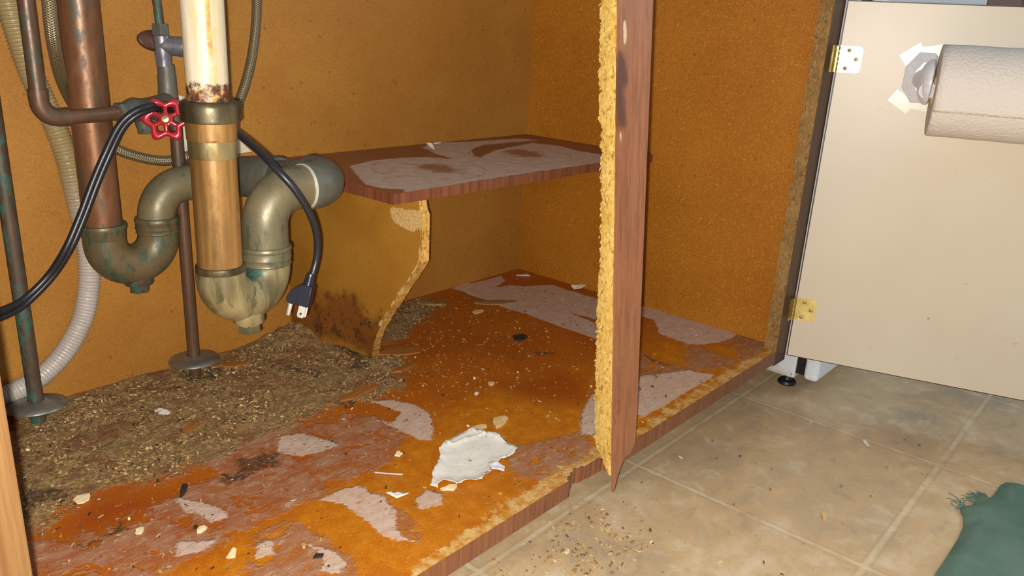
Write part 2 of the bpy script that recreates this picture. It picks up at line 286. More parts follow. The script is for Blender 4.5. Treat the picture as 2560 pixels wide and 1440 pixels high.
def stained(name, old, bright, with_dirt=True):
    g = G(name)
    o = g.obj()
    wob = g.noise(o, 55, 5, 0.65)
    wobf = g.noise(o, 190, 4, 0.65)
    fine = g.noise(o, 520, 4, 0.7)
    streak = g.noise(g.scale(o, (1.0, 3.0, 1.0), (0, 0, 0.35)), 80, 5, 0.7, 0.6)
    big = g.noise(o, 9, 4, 0.6)
    def mask(att, amp, w, ampf=0.0):
        v = g.math('ADD', g.attr(att), g.math('MULTIPLY', g.math('SUBTRACT', wob, 0.5), amp))
        if ampf:
            v = g.math('ADD', v, g.math('MULTIPLY', g.math('SUBTRACT', wobf, 0.5), ampf))
        return g.step(v, -w, w)
    # bare panel
    c = g.mix(g.step(big, 0.35, 0.68), old[0], old[1])
    if with_dirt:
        c = g.mix(mask('m_orange', 0.07, 0.035), c, g.mix(g.step(wob, 0.35, 0.7), bright[0], bright[1]))
    c = g.mix(g.step(fine, 0.45, 0.75, 0, 0.45), c, tuple(x * 0.45 for x in old[0]))
    c = g.mix(g.step(fine, 0.5, 0.25, 0, 0.22), c, bright[2])
    vv = g.mix(0.02, o, g.noise(o, 80, 2, col=True))
    cell = g.sep(g.voronoi(vv, 260, out='Color'))
    d = g.voronoi(vv, 260)
    sp = g.math('MULTIPLY', g.step(cell[0], 0.93, 0.95), g.step(d, 0.36, 0.24))
    c = g.mix(g.math('MULTIPLY', sp, 0.55), c, bright[2])
    rough = 0.42
    h = g.math('MULTIPLY', fine, 0.35)
    if with_dirt:
        red = mask('m_red', 0.03, 0.03)
        c = g.mix(g.math('MULTIPLY', red, 0.75), c, (0.26, 0.036, 0.002))
        rawm = mask('m_raw', 0.045, 0.003, 0.018)
        rawc = g.mix(g.step(wob, 0.42, 0.60), (0.46, 0.19, 0.018), (0.58, 0.36, 0.13))
        rawc = g.mix(g.step(cell[1], 0.6, 1.0, 0, 0.6), rawc, (0.66, 0.45, 0.19))
        rawc = g.mix(g.step(wobf, 0.52, 0.70, 0, 0.5), rawc, (0.30, 0.13, 0.03))
        c = g.mix(rawm, c, rawc)
        # thin pink-grey veil of old liner glue, broken by scrapes
        hz = mask('m_haze', 0.040, 0.004, 0.016)
        soft = g.noise(g.scale(o, (1.0, 1.7, 1.0), (0, 0, 0.35), (0.3, 0.7, 0)), 30, 6, 0.68, 0.5)
        blot = g.noise(g.scale(o, (1.0, 1.5, 1.0), (0, 0, 0.2), (1.3, 0.2, 0)), 75, 5, 0.7, 0.8)
        scr = g.noise(g.scale(o, (0.5, 5.0, 1.0), (0, 0, 0.42)), 95, 4, 0.6, 0.25)
        veil = g.mix(g.step(soft, 0.36, 0.64), (0.265, 0.086, 0.036), (0.340, 0.165, 0.095))
        veil = g.mix(g.step(blot, 0.50, 0.62, 0, 0.55), veil, (0.370, 0.215, 0.130))
        veil = g.mix(g.step(blot, 0.60, 0.66, 0, 0.75), veil, (0.440, 0.330, 0.210))
        veil = g.mix(g.step(blot, 0.40, 0.30, 0, 0.55), veil, (0.170, 0.060, 0.026))
        veil = g.mix(g.step(scr, 0.615, 0.66, 0, 0.7), veil, (0.50, 0.38, 0.23))
        hole = g.step(g.noise(o, 26, 6, 0.7, 0.6), 0.54, 0.60)
        hzf = g.math('MULTIPLY', g.math('MULTIPLY', hz, g.math('SUBTRACT', 1.0, hole)), g.step(soft, 0.38, 0.58, 0.62, 0.93))
        c = g.mix(hzf, c, veil)
        h = g.math('ADD', h, g.math('MULTIPLY', hzf, g.math('ADD', 0.5, g.math('MULTIPLY', blot, 0.8))))
    fm = mask('m_film', 0.014, 0.0016, 0.010)
    filmc = g.mix(g.step(streak, 0.3, 0.7), (0.49, 0.355, 0.27), (0.61, 0.475, 0.385))
    filmc = g.mix(g.step(wobf, 0.60, 0.75, 0, 0.5), filmc, (0.34, 0.22, 0.15))
    if with_dirt:
        tear = g.step(g.noise(g.scale(o, (1, 2.2, 1), (0, 0, 0.5)), 95, 5, 0.7, 0.5), 0.62, 0.66)
        fm = g.math('MULTIPLY', fm, g.math('SUBTRACT', 1.0, g.math('MULTIPLY', tear, 0.85)))
    c = g.mix(g.math('MULTIPLY', fm, g.step(wob, 0.35, 0.65, 0.95, 0.72)), c, filmc)
    h = g.math('ADD', h, g.math('MULTIPLY', fm, 1.2))
    if not with_dirt:
        ring = g.step(g.math('ADD', g.attr('m_ring'), g.math('MULTIPLY', g.math('SUBTRACT', wob, 0.5), 0.003)), -0.0008, 0.0006)
        c = g.mix(g.math('MULTIPLY', ring, g.step(g.noise(o, 25, 2), 0.38, 0.55, 0, 0.75)), c, (0.16, 0.085, 0.05))
        rust = g.step(g.math('ADD', g.attr('m_dark'), g.math('MULTIPLY', g.math('SUBTRACT', wob, 0.5), 0.05)), -0.012, 0.012, 0, 0.85)  # rust stains, and the shadow strip painted at the right end
        c = g.mix(rust, c, g.mix(g.step(wobf, 0.4, 0.6), (0.30, 0.092, 0.028), (0.19, 0.058, 0.020)))
    else:
        gm = mask('m_grime', 0.07, 0.012, 0.03)
        gn = g.noise(g.scale(o, (1, 1.4, 1), (0, 0, 0.4)), 230, 6, 0.75)
        dirt = g.ramp(gn, [(0.30, (0.050, 0.027, 0.010)), (0.43, (0.190, 0.102, 0.034)), (0.53, (0.330, 0.212, 0.078)), (0.68, (0.50, 0.35, 0.15))])
        tone = g.noise(o, 22, 4, 0.6)
        dirt = g.mix(g.step(tone, 0.48, 0.62, 0, 0.7), dirt, (0.19, 0.066, 0.026))
        dirt = g.mix(g.step(tone, 0.46, 0.36, 0, 0.45), dirt, (0.22, 0.145, 0.066))
        c = g.mix(g.math('MULTIPLY', gm, g.step(wobf, 0.25, 0.55, 0.65, 1.0)), c, dirt)
        dk = mask('m_dark', 0.028, 0.004, 0.02)
        c = g.mix(g.math('MULTIPLY', dk, g.step(wobf, 0.36, 0.56, 0.25, 0.85)), c, (0.040, 0.026, 0.014))
        h = g.math('ADD', h, g.math('MULTIPLY', gm, g.math('MULTIPLY', gn, 3.0)))
        rough = g.math('ADD', 0.40, g.math('MULTIPLY', gm, 0.45))
    M[name] = g.done(c, rough, 0, g.bump(h, 0.7, 0.0012), spec=0.4)

stained('stained_bottom', ((0.340, 0.076, 0.004), (0.410, 0.102, 0.005)), ((0.430, 0.124, 0.003), (0.530, 0.180, 0.006), (0.62, 0.30, 0.05)))
stained('stained_shelf', ((0.210, 0.066, 0.024), (0.250, 0.082, 0.030)), ((0.36, 0.12, 0.01), (0.44, 0.16, 0.012), (0.34, 0.15, 0.05)), with_dirt=False)

def support_mat():
    g = G('support_face')
    o = g.obj()
    wob = g.noise(o, 50, 5, 0.65)
    fine = g.noise(o, 400, 4, 0.7)
    big = g.noise(o, 8, 3)
    c = g.mix(g.step(big, 0.35, 0.65), (0.330, 0.142, 0.014), (0.390, 0.185, 0.022))
    c = g.mix(g.step(fine, 0.42, 0.72, 0, 0.4), c, (0.20, 0.080, 0.010))
    cell = g.sep(g.voronoi(g.scale(o, (1, 1.6, 0.8)), 480, out='Color'))
    c = g.mix(g.step(cell[0], 0.85, 1.0, 0, 0.22), c, (0.50, 0.27, 0.05))
    dk = g.step(g.math('ADD', g.attr('m_dark'), g.math('MULTIPLY', g.math('SUBTRACT', wob, 0.5), 0.05)), -0.008, 0.014)
    wet = g.mix(g.step(wob, 0.5, 0.66), (0.20, 0.066, 0.010), (0.075, 0.026, 0.010))
    c = g.mix(g.math('MULTIPLY', dk, 0.9), c, wet)
    spot = g.math('MULTIPLY', dk, g.step(g.noise(o, 130, 3), 0.62, 0.68))
    c = g.mix(spot, c, (0.03, 0.012, 0.006))
    rw = g.step(g.math('ADD', g.attr('m_raw'), g.math('MULTIPLY', g.math('SUBTRACT', wob, 0.5), 0.012)), -0.001, 0.001)
    rc = g.mix(g.step(fine, 0.4, 0.65), (0.68, 0.46, 0.20), (0.40, 0.22, 0.06))
    c = g.mix(rw, c, rc)
    M['support_face'] = g.done(c, 0.6, 0, g.bump(g.math('ADD', fine, g.math('MULTIPLY', rw, -0.8)), 0.4, 0.001), spec=0.3)
support_mat()

def vinyl():
    g = G('vinyl_tile')
    o = g.obj()
    s = g.sep(o)
    n1 = g.noise(g.scale(o, (1, 1.6, 1), (0, 0, 0.5)), 7, 6, 0.62, 0.4)
    n2 = g.noise(o, 28, 5, 0.65, 0.6)
    n3 = g.noise(o, 140, 4, 0.7)
    c = g.ramp(n1, [(0.30, (0.350, 0.280, 0.200)), (0.44, (0.480, 0.345, 0.200)), (0.56, (0.560, 0.385, 0.205)), (0.70, (0.66, 0.52, 0.34))])
    c = g.mix(g.step(n2, 0.50, 0.72, 0, 0.55), c, (0.68, 0.56, 0.39))
    c = g.mix(g.step(n2, 0.46, 0.28, 0, 0.5), c, (0.325, 0.245, 0.165))
    c = g.mix(g.step(n3, 0.55, 0.75, 0, 0.3), c, (0.30, 0.22, 0.14))
    def line(v, at, per):
        q = g.math('DIVIDE', g.math('SUBTRACT', v, at), per)
        f = g.math('SUBTRACT', q, g.math('ROUND', q))
        return g.math('MULTIPLY', g.math('ABSOLUTE', f), per)
    lx = line(s[0], 1.167, 0.315)
    ly = line(s[1], -0.261, 0.3015)
    dmin = g.math('MINIMUM', lx, ly)
    dmin = g.math('ADD', dmin, g.math('MULTIPLY', g.math('SUBTRACT', n3, 0.5), 0.0012))
    grout = g.step(dmin, 0.0036, 0.0018)
    edge = g.math('MULTIPLY', g.step(dmin, 0.0075, 0.0055), g.step(dmin, 0.0035, 0.0055))
    c = g.mix(g.math('MULTIPLY', grout, g.step(n2, 0.3, 0.6, 0.25, 0.55)), c, g.mix(g.step(n2, 0.35, 0.65), (0.58, 0.47, 0.29), (0.72, 0.60, 0.40)))
    c = g.mix(g.math('MULTIPLY', edge, 0.35), c, (0.34, 0.255, 0.155))
    # old drips and a burn mark
    sp = g.math('MULTIPLY', g.step(g.sep(g.voronoi(o, 42, out='Color'))[0], 0.93, 0.95), g.step(g.voronoi(o, 42), 0.11, 0.06))
    c = g.mix(g.math('MULTIPLY', sp, 0.75), c, (0.07, 0.035, 0.018))
    v = g.new('VectorMath')
    v.operation = 'DISTANCE'
    g.put(v.inputs[0], o)
    v.inputs[1].default_value = (0.7747, 0.0617, 0.0)
    dd = g.math('ADD', v.outputs['Value'], g.math('MULTIPLY', g.math('SUBTRACT', n3, 0.5), 0.012))
    c = g.mix(g.step(dd, 0.0155, 0.0095, 0, 0.75), c, (0.07, 0.05, 0.035))
    h = g.math('SUBTRACT', g.math('MULTIPLY', n2, 0.4), g.math('MULTIPLY', grout, 0.6))
    M['vinyl_tile'] = g.done(c, g.step(n2, 0.3, 0.7, 0.30, 0.42), 0, g.bump(h, 0.35, 0.0009), spec=0.45)
vinyl()

def aged_metal(name, a, b, patina, amount, rough=(0.35, 0.55), metal=0.55, streaks=(1, 1, 0.25), tarnish=(0.06, 0.035, 0.02), tam=0.35, spots=()):
    g = G(name)
    o = g.obj()
    n1 = g.noise(g.scale(o, streaks), 38, 5, 0.6)
    n2 = g.noise(g.scale(o, (1, 1, 0.5)), 120, 5, 0.65)
    n3 = g.noise(o, 420, 3, 0.7)
    n4 = g.noise(g.scale(o, streaks, loc=(2.3, 1.1, 0.4)), 22, 4, 0.6)
    c = g.mix(g.step(n1, 0.35, 0.65), a, b)
    c = g.mix(g.step(n4, 0.45, 0.63, 0, tam), c, tarnish)
    p = g.step(g.math('ADD', g.math('MULTIPLY', n1, 0.5), g.math('MULTIPLY', n2, 0.5)), 0.66 - amount * 0.3, 0.74 - amount * 0.3)
    c = g.mix(g.math('MULTIPLY', p, 0.85), c, g.mix(g.step(n2, 0.4, 0.6), patina, tuple(x * 0.55 for x in patina)))
    c = g.mix(g.step(n3, 0.62, 0.72, 0, 0.4), c, tarnish)
    for ctr, rad, col in spots:
        v = g.new('VectorMath')
        v.operation = 'DISTANCE'
        g.put(v.inputs[0], o)
        v.inputs[1].default_value = ctr
        dd = g.math('ADD', v.outputs['Value'], g.math('MULTIPLY', g.math('SUBTRACT', n2, 0.5), rad * 1.2))
        c = g.mix(g.step(dd, rad, rad * 0.55, 0, 0.9), c, g.mix(g.step(n3, 0.4, 0.6), col, tuple(x * 0.4 for x in col)))
    mt = g.math('MULTIPLY', g.math('SUBTRACT', 1.0, p), metal)
    M[name] = g.done(c, g.step(n2, 0.3, 0.7, *rough), mt, g.bump(n2, 0.25, 0.0008), spec=0.5)

aged_metal('copper_pipe', (0.270, 0.112, 0.048), (0.175, 0.082, 0.040), (0.085, 0.080, 0.036), 0.38, rough=(0.34, 0.52), metal=0.5, tarnish=(0.085, 0.042, 0.022), tam=0.6)
aged_metal('copper_supply', (0.130, 0.066, 0.036), (0.095, 0.056, 0.034), (0.070, 0.090, 0.052), 0.42, metal=0.35)
aged_metal('verdigris_pipe', (0.100, 0.060, 0.036), (0.065, 0.055, 0.038), (0.040, 0.170, 0.120), 0.58, rough=(0.45, 0.7), metal=0.3)
aged_metal('cast_fitting_green', (0.160, 0.110, 0.050), (0.115, 0.098, 0.052), (0.050, 0.092, 0.044), 0.60, rough=(0.38, 0.55), metal=0.3, streaks=(1, 1, 0.7), tam=0.2)
aged_metal('cast_fitting', (0.190, 0.155, 0.080), (0.145, 0.128, 0.074), (0.088, 0.098, 0.050), 0.40, rough=(0.38, 0.52), metal=0.3, streaks=(1, 1, 0.5), tam=0.2)
aged_metal('cast_fitting_stained', (0.300, 0.240, 0.110), (0.215, 0.180, 0.090), (0.085, 0.075, 0.026), 0.38, rough=(0.4, 0.6), metal=0.25, streaks=(1.6, 1.6, 0.22), tarnish=(0.060, 0.045, 0.018), tam=0.75, spots=(((0.4020, 0.238, 0.2300), 0.016, (0.020, 0.105, 0.085)), ((0.4460, 0.245, 0.2400), 0.006, (0.09, 0.26, 0.24))))
aged_metal('grey_fitting', (0.120, 0.112, 0.084), (0.088, 0.088, 0.070), (0.070, 0.105, 0.080), 0.48, rough=(0.45, 0.6), metal=0.25, tam=0.25)
aged_metal('brass_pipe', (0.400, 0.220, 0.070), (0.310, 0.150, 0.042), (0.15, 0.105, 0.035), 0.36, rough=(0.30, 0.48), metal=0.4, streaks=(1.8, 1.8, 0.10), tarnish=(0.15, 0.080, 0.022), tam=0.85)
aged_metal('worn_brass', (0.420, 0.350, 0.190), (0.380, 0.290, 0.120), (0.12, 0.10, 0.05), 0.16, rough=(0.25, 0.45), metal=0.7, tarnish=(0.08, 0.055, 0.02), tam=0.6)
aged_metal('slip_nut', (0.130, 0.100, 0.042), (0.070, 0.054, 0.026), (0.020, 0.015, 0.009), 0.26, rough=(0.35, 0.6), metal=0.45, tarnish=(0.03, 0.02, 0.01), tam=0.8)
aged_metal('dull_steel', (0.30, 0.29, 0.26), (0.23, 0.22, 0.20), (0.20, 0.19, 0.14), 0.12, rough=(0.28, 0.5), metal=0.75, tarnish=(0.16, 0.13, 0.08))
aged_metal('chrome_valve', (0.26, 0.26, 0.31), (0.19, 0.18, 0.20), (0.24, 0.19, 0.13), 0.3, rough=(0.25, 0.5), metal=0.6, tarnish=(0.22, 0.19, 0.15))
aged_metal('copper_cap', (0.12, 0.048, 0.026), (0.09, 0.038, 0.020), (0.06, 0.04, 0.03), 0.08, rough=(0.4, 0.6), metal=0.4)
aged_metal('hinge_brass', (0.62, 0.50, 0.20), (0.48, 0.38, 0.13), (0.10, 0.07, 0.03), 0.06, rough=(0.16, 0.3), metal=0.85, streaks=(1, 1, 1), tarnish=(0.30, 0.20, 0.05), tam=0.3)
aged_metal('solder', (0.74, 0.72, 0.65), (0.62, 0.60, 0.53), (0.3, 0.3, 0.24), 0.05, rough=(0.3, 0.5), metal=0.5, tarnish=(0.3, 0.26, 0.2))

def white_pipe():
    g = G('rusted_white_pipe')
    o = g.obj()
    u = g.sep(g.uv())
    n1 = g.noise(g.scale(o, (1.5, 1.5, 0.10)), 60, 5, 0.65)
    n2 = g.noise(o, 130, 5, 0.65)
    n3 = g.noise(g.scale(o, (1, 1, 0.3)), 60, 4, 0.6)
    c = g.mix(g.step(n1, 0.35, 0.68), (0.56, 0.50, 0.40), (0.46, 0.37, 0.20))
    z = g.sep(o)[2]
    # rust run down the front, drifting with noise
    du = g.math('ABSOLUTE', g.math('ADD', g.math('SUBTRACT', u[0], 0.953), g.math('MULTIPLY', g.math('SUBTRACT', n3, 0.5), 0.035)))
    run = g.math('MULTIPLY', g.step(du, 0.026, 0.012), g.step(z, 0.424, 0.442))
    c = g.mix(g.math('MULTIPLY', run, 0.9), c, g.mix(g.step(n2, 0.4, 0.6), (0.36, 0.15, 0.02), (0.55, 0.30, 0.06)))
    halo = g.step(du, 0.09, 0.02, 0, 0.45)
    c = g.mix(g.math('MULTIPLY', halo, g.step(n2, 0.4, 0.62)), c, (0.50, 0.32, 0.08))
    rot = g.step(g.math('ADD', z, g.math('MULTIPLY', g.math('SUBTRACT', n2, 0.5), 0.035)), 0.409, 0.403)
    c = g.mix(rot, c, g.ramp(n2, [(0.36, (0.05, 0.018, 0.012)), (0.5, (0.13, 0.05, 0.025)), (0.62, (0.50, 0.32, 0.10))]))
    h = g.math('ADD', n2, g.math('MULTIPLY', rot, -1.0))
    M['rusted_white_pipe'] = g.done(c, 0.42, 0, g.bump(h, 0.5, 0.001), spec=0.5)
white_pipe()

def braid():
    g = G('braided_steel')
    u = g.sep(g.uv())
    a = g.math('MULTIPLY', u[0], 8.0)
    b = g.math('MULTIPLY', u[1], 430.0)
    p = g.math('SINE', g.math('MULTIPLY', g.math('ADD', a, b), 6.2832))
    q = g.math('SINE', g.math('MULTIPLY', g.math('SUBTRACT', a, b), 6.2832))
    w = g.math('MULTIPLY', g.math('MAXIMUM', p, q), 1.0)
    c = g.mix(g.step(w, -0.1, 0.8), (0.075, 0.055, 0.028), (0.36, 0.29, 0.17))
    M['braided_steel'] = g.done(c, 0.35, 0.6, g.bump(w, 0.6, 0.0006), spec=0.5)
braid()

def gloss(name, col, rough, bump=0.0, scale=200, spec=0.5, coat=None):
    g = G(name)
    o = g.obj()
    n = g.noise(o, scale, 4, 0.6)
    c = g.mix(g.step(n, 0.3, 0.7), tuple(x * 0.92 for x in col), tuple(min(1, x * 1.06) for x in col))
    M[name] = g.done(c, rough, 0, g.bump(n, bump, 0.001) if bump else None, spec=spec, coat=coat)

gloss('red_enamel', (0.36, 0.010, 0.020), 0.25, 0.1, 120, coat=0.6)
gloss('black_rubber', (0.012, 0.013, 0.017), 0.38, 0.0)
gloss('black_plastic', (0.014, 0.016, 0.026), 0.32)
gloss('white_plastic', (0.66, 0.65, 0.68), 0.25)
gloss('cream_wall', (0.62, 0.58, 0.50), 0.7)
gloss('dark_plug', (0.075, 0.066, 0.030), 0.45, 0.4, 150)
gloss('cream_board', (0.62, 0.56, 0.44), 0.5, 0.1)
gloss('white_enamel', (0.70, 0.72, 0.76), 0.22)
gloss('black_iron', (0.010, 0.009, 0.009), 0.45)
gloss('white_paper', (0.72, 0.68, 0.60), 0.7, 0.1)
gloss('blue_white_paper', (0.62, 0.62, 0.72), 0.6)
gloss('clear_tape', (0.70, 0.66, 0.53), 0.25)
gloss('nail_steel', (0.42, 0.40, 0.36), 0.3)
gloss('tan_chip', (0.66, 0.45, 0.19), 0.8, 0.5, 300, spec=0.2)
gloss('pale_chip', (0.78, 0.62, 0.36), 0.8, 0.5, 300, spec=0.2)
gloss('orange_chip', (0.30, 0.105, 0.016), 0.6, 0.3, 300)
gloss('dark_chip', (0.022, 0.015, 0.011), 0.6, 0.4, 300)
gloss('brown_cupboard', (0.14, 0.070, 0.045), 0.5)

def corrugated():
    g = G('corrugated_plastic')
    o = g.obj()
    n = g.noise(o, 30, 3)
    z = g.sep(o)[2]
    n2 = g.noise(o, 160, 4, 0.7)
    c = g.mix(g.step(z, 0.16, 0.30), (0.46, 0.41, 0.37), (0.30, 0.22, 0.10))
    c = g.mix(g.step(n, 0.4, 0.7, 0, 0.3), c, (0.32, 0.23, 0.12))
    c = g.mix(g.step(n2, 0.66, 0.72, 0, 0.6), c, (0.20, 0.09, 0.03))
    M['corrugated_plastic'] = g.done(c, 0.35, 0, None, spec=0.5)
corrugated()

def door_mat():
    g = G('cream_laminate')
    o = g.obj()
    n = g.noise(o, 5, 3)
    f = g.noise(o, 300, 3)
    c = g.mix(g.step(n, 0.3, 0.7), (0.610, 0.515, 0.385), (0.640, 0.560, 0.430))
    s = g.math('MULTIPLY', g.step(g.noise(g.scale(o, (1, 1, 5)), 34, 4, 0.7, 1.2), 0.705, 0.72), 0.8)
    c = g.mix(s, c, (0.10, 0.07, 0.05))
    cell = g.sep(g.voronoi(o, 36, out='Color'))
    dots = g.math('MULTIPLY', g.step(cell[0], 0.93, 0.94), g.step(g.voronoi(o, 36), 0.07, 0.045))
    c = g.mix(g.math('MULTIPLY', dots, 0.7), c, (0.16, 0.12, 0.09))
    M['cream_laminate'] = g.done(c, 0.38, 0, g.bump(f, 0.03, 0.0005), spec=0.45)
door_mat()

def towel():
    g = G('paper_towel')
    o = g.obj()
    n = g.noise(o, 260, 3, 0.5)
    v = g.voronoi(o, 260)
    M['paper_towel'] = g.done(g.mix(n, (0.64, 0.57, 0.50), (0.70, 0.63, 0.56)), 0.85, 0, g.bump(v, 0.5, 0.0016), spec=0.15)
towel()

def cloth():
    g = G('green_cloth')
    o = g.obj()
    s = g.scale(o, (1, 1, 1), (0, 0, 0.6))
    x = g.sep(s)
    w = g.math('MULTIPLY', g.math('SINE', g.math('MULTIPLY', x[0], 4200)), g.math('SINE', g.math('MULTIPLY', x[1], 4200)))
    n = g.noise(o, 18, 4)
    c = g.mix(g.step(n, 0.3, 0.7), (0.100, 0.178, 0.132), (0.145, 0.228, 0.178))
    c = g.mix(g.step(w, 0.1, 0.9, 0, 0.25), c, (0.17, 0.23, 0.18))
    M['green_cloth'] = g.done(c, 0.9, 0, g.bump(w, 0.4, 0.0006), spec=0.15)
cloth()

def appliance_side():
    g = G('dirty_white_enamel')
    o = g.obj()
    z = g.sep(o)[2]
    y = g.sep(o)[1]
    n = g.noise(o, 70, 5, 0.7)
    f = g.math('ADD', g.math('ADD', g.math('MULTIPLY', z, -9.0), g.math('MULTIPLY', y, 6.0)), n)
    c = g.mix(g.step(f, 0.98, 1.40, 0, 0.75), (0.66, 0.68, 0.72), (0.42, 0.32, 0.15))
    c = g.mix(g.math('MULTIPLY', g.step(n, 0.60, 0.68), g.step(f, 1.0, 1.3)), c, (0.10, 0.055, 0.02))
    M['dirty_white_enamel'] = g.done(c, 0.3, 0, None)
appliance_side()

def flakes(name, stops):
    g = G(name)
    a = g.attr('m_shade')
    M[name] = g.done(g.ramp(a, stops), 0.85, 0, None, spec=0.25)
flakes('crumbs', [(0.0, (0.030, 0.016, 0.008)), (0.22, (0.16, 0.082, 0.030)), (0.6, (0.34, 0.215, 0.080)), (0.93, (0.48, 0.33, 0.14)), (1.0, (0.70, 0.56, 0.32))])
flakes('sawdust', [(0.0, (0.16, 0.07, 0.02)), (0.4, (0.34, 0.19, 0.06)), (0.8, (0.58, 0.41, 0.17)), (1.0, (0.78, 0.64, 0.38))])

# ------------------------------------------------------------------ geometry helpers
class MB:
    def __init__(self):
        self.v = []; self.f = []; self.mi = []; self.sm = []; self.uv = {}
    def add(self, verts, faces, mi=0, smooth=False, uvs=None):
        b = len(self.v)
        self.v += [tuple(p) for p in verts]
        for i, f in enumerate(faces):
            if uvs is not None:
                self.uv[len(self.f)] = uvs[i]
            self.f.append(tuple(b + k for k in f))
            self.mi.append(mi)
            self.sm.append(smooth)
        return b
    def box(self, lo, hi, mi=0, mat=None):
        x0, y0, z0 = lo; x1, y1, z1 = hi
        p = [Vector(q) for q in ((x0, y0, z0), (x1, y0, z0), (x1, y1, z0), (x0, y1, z0), (x0, y0, z1), (x1, y0, z1), (x1, y1, z1), (x0, y1, z1))]
        if mat is not None:
            p = [mat @ q for q in p]
        self.add(p, [(0, 3, 2, 1), (4, 5, 6, 7), (0, 1, 5, 4), (1, 2, 6, 5), (2, 3, 7, 6), (3, 0, 4, 7)], mi)
    def prism(self, poly, place, h0, h1, mi=0, mi_side=None):
        """poly: 2D outline; place(u, v, h) -> 3D point; caps at h0 and h1."""
        n = len(poly)
        area = sum(poly[i][0] * poly[(i + 1) % n][1] - poly[(i + 1) % n][0] * poly[i][1] for i in range(n))
        if area < 0:
            poly = poly[::-1]
        vs = [place(u, v, h0) for u, v in poly] + [place(u, v, h1) for u, v in poly]
        self.add(vs, [tuple(range(n))[::-1], tuple(range(n, 2 * n))], mi)
        self.f[-1] = self.f[-1]
        b = len(self.v) - 2 * n
        for i in range(n):
            j = (i + 1) % n
            self.f.append((b + i, b + j, b + n + j, b + n + i))
            self.mi.append(mi if mi_side is None else mi_side)
            self.sm.append(False)
    def tube(self, path, radius, seg=20, mi=0, caps=True, up=None, smooth=True):
        P = [Vector(p) for p in path]
        n = len(P)
        R = radius if isinstance(radius, (list, tuple)) else [radius] * n
        T = []
        for i in range(n):
            t = (P[min(i + 1, n - 1)] - P[max(i - 1, 0)])
            T.append(t.normalized())
        ref = Vector(up) if up else (Vector((0, 0, 1)) if abs(T[0].z) < 0.9 else Vector((0, -1, 0)))
        nrm = (ref - T[0] * ref.dot(T[0])).normalized()
        verts = []; L = [0.0]
        for i in range(1, n):
            L.append(L[-1] + (P[i] - P[i - 1]).length)
        for i in range(n):
            nrm = (nrm - T[i] * nrm.dot(T[i])).normalized()
            bi = T[i].cross(nrm)
            for k in range(seg):
                a = 2 * math.pi * k / seg
                verts.append(P[i] + (nrm * math.cos(a) + bi * math.sin(a)) * R[i])
        faces = []; uvs = []
        for i in range(n - 1):
            for k in range(seg):
                k2 = (k + 1) % seg
                faces.append((i * seg + k, i * seg + k2, (i + 1) * seg + k2, (i + 1) * seg + k))
                u0, u1 = k / seg, (k + 1) / seg
                uvs.append(((u0, L[i]), (u1, L[i]), (u1, L[i + 1]), (u0, L[i + 1])))
        b = self.add(verts, faces, mi, smooth, uvs)
        if caps:
            self.f.append(tuple(b + k for k in range(seg))[::-1]); self.mi.append(mi); self.sm.append(False)
            self.f.append(tuple(b + (n - 1) * seg + k for k in range(seg))); self.mi.append(mi); self.sm.append(False)
    def lathe(self, prof, base, axis, seg=32, mi=0, smooth=True):
        """prof: list of (radius, distance along the axis)."""
        ax = Vector(axis).normalized()
        base = Vector(base)
        ref = Vector((0, 0, 1)) if abs(ax.z) < 0.9 else Vector((0, -1, 0))
        n1 = (ref - ax * ref.dot(ax)).normalized()
        n2 = ax.cross(n1)
        verts = []
        for r, h in prof:
            for k in range(seg):
                a = 2 * math.pi * k / seg
                verts.append(base + ax * h + (n1 * math.cos(a) + n2 * math.sin(a)) * max(r, 1e-5))
        faces = [(i * seg + k, i * seg + (k + 1) % seg, (i + 1) * seg + (k + 1) % seg, (i + 1) * seg + k) for i in range(len(prof) - 1) for k in range(seg)]
        uvs = [((k / seg, i), ((k + 1) / seg, i), ((k + 1) / seg, i + 1), (k / seg, i + 1)) for i in range(len(prof) - 1) for k in range(seg)]
        self.add(verts, faces, mi, smooth, uvs)

WL = {}
def link(o, parent):
    COL.objects.link(o)
    if parent is not None:
        o.parent = parent

def build(name, mb, mats, parent=None, loc=None, bevel=0.0, bev_seg=2, sharp=40):
    """Link an MB as one mesh object; vertices are given in world metres."""
    if parent is not None:
        org = WL[parent.name]
    else:
        org = Vector(loc) if loc is not None else Vector((0, 0, 0))
    me = bpy.data.meshes.new(name)
    me.from_pydata([tuple(Vector(p) - org) for p in mb.v], [], mb.f)
    if not isinstance(mats, (list, tuple)):
        mats = [mats]
    for k in mats:
        me.materials.append(M[k])
    me.polygons.foreach_set('material_index', mb.mi)
    me.polygons.foreach_set('use_smooth', mb.sm)
    if mb.uv:
        uvl = me.uv_layers.new(name='UVMap')
        for pi, uv in mb.uv.items():
            pol = me.polygons[pi]
            for li, q in zip(pol.loop_indices, uv):
                uvl.data[li].uv = q
    me.update()
    if any(mb.sm):
        try:
            me.set_sharp_from_angle(angle=math.radians(sharp))
        except Exception:
            pass
    o = bpy.data.objects.new(name, me)
    link(o, parent)
    if parent is None:
        o.location = org
    WL[o.name] = org
    if bevel > 0:
        b = o.modifiers.new('bevel', 'BEVEL')
        b.width = bevel; b.segments = bev_seg; b.limit_method = 'ANGLE'; b.angle_limit = math.radians(40)
    return o

def tag(o, label, cat, group=None, kind=None):
    o['label'] = label
    o['category'] = cat
    if group:
        o['group'] = group
    if kind:
        o['kind'] = kind
    return o

def thing(name, loc, label, cat, group=None):
    o = bpy.data.objects.new(name, None)
    o.empty_display_size = 0.02
    COL.objects.link(o)
    o.location = loc
    WL[o.name] = Vector(loc)
    return tag(o, label, cat, group)

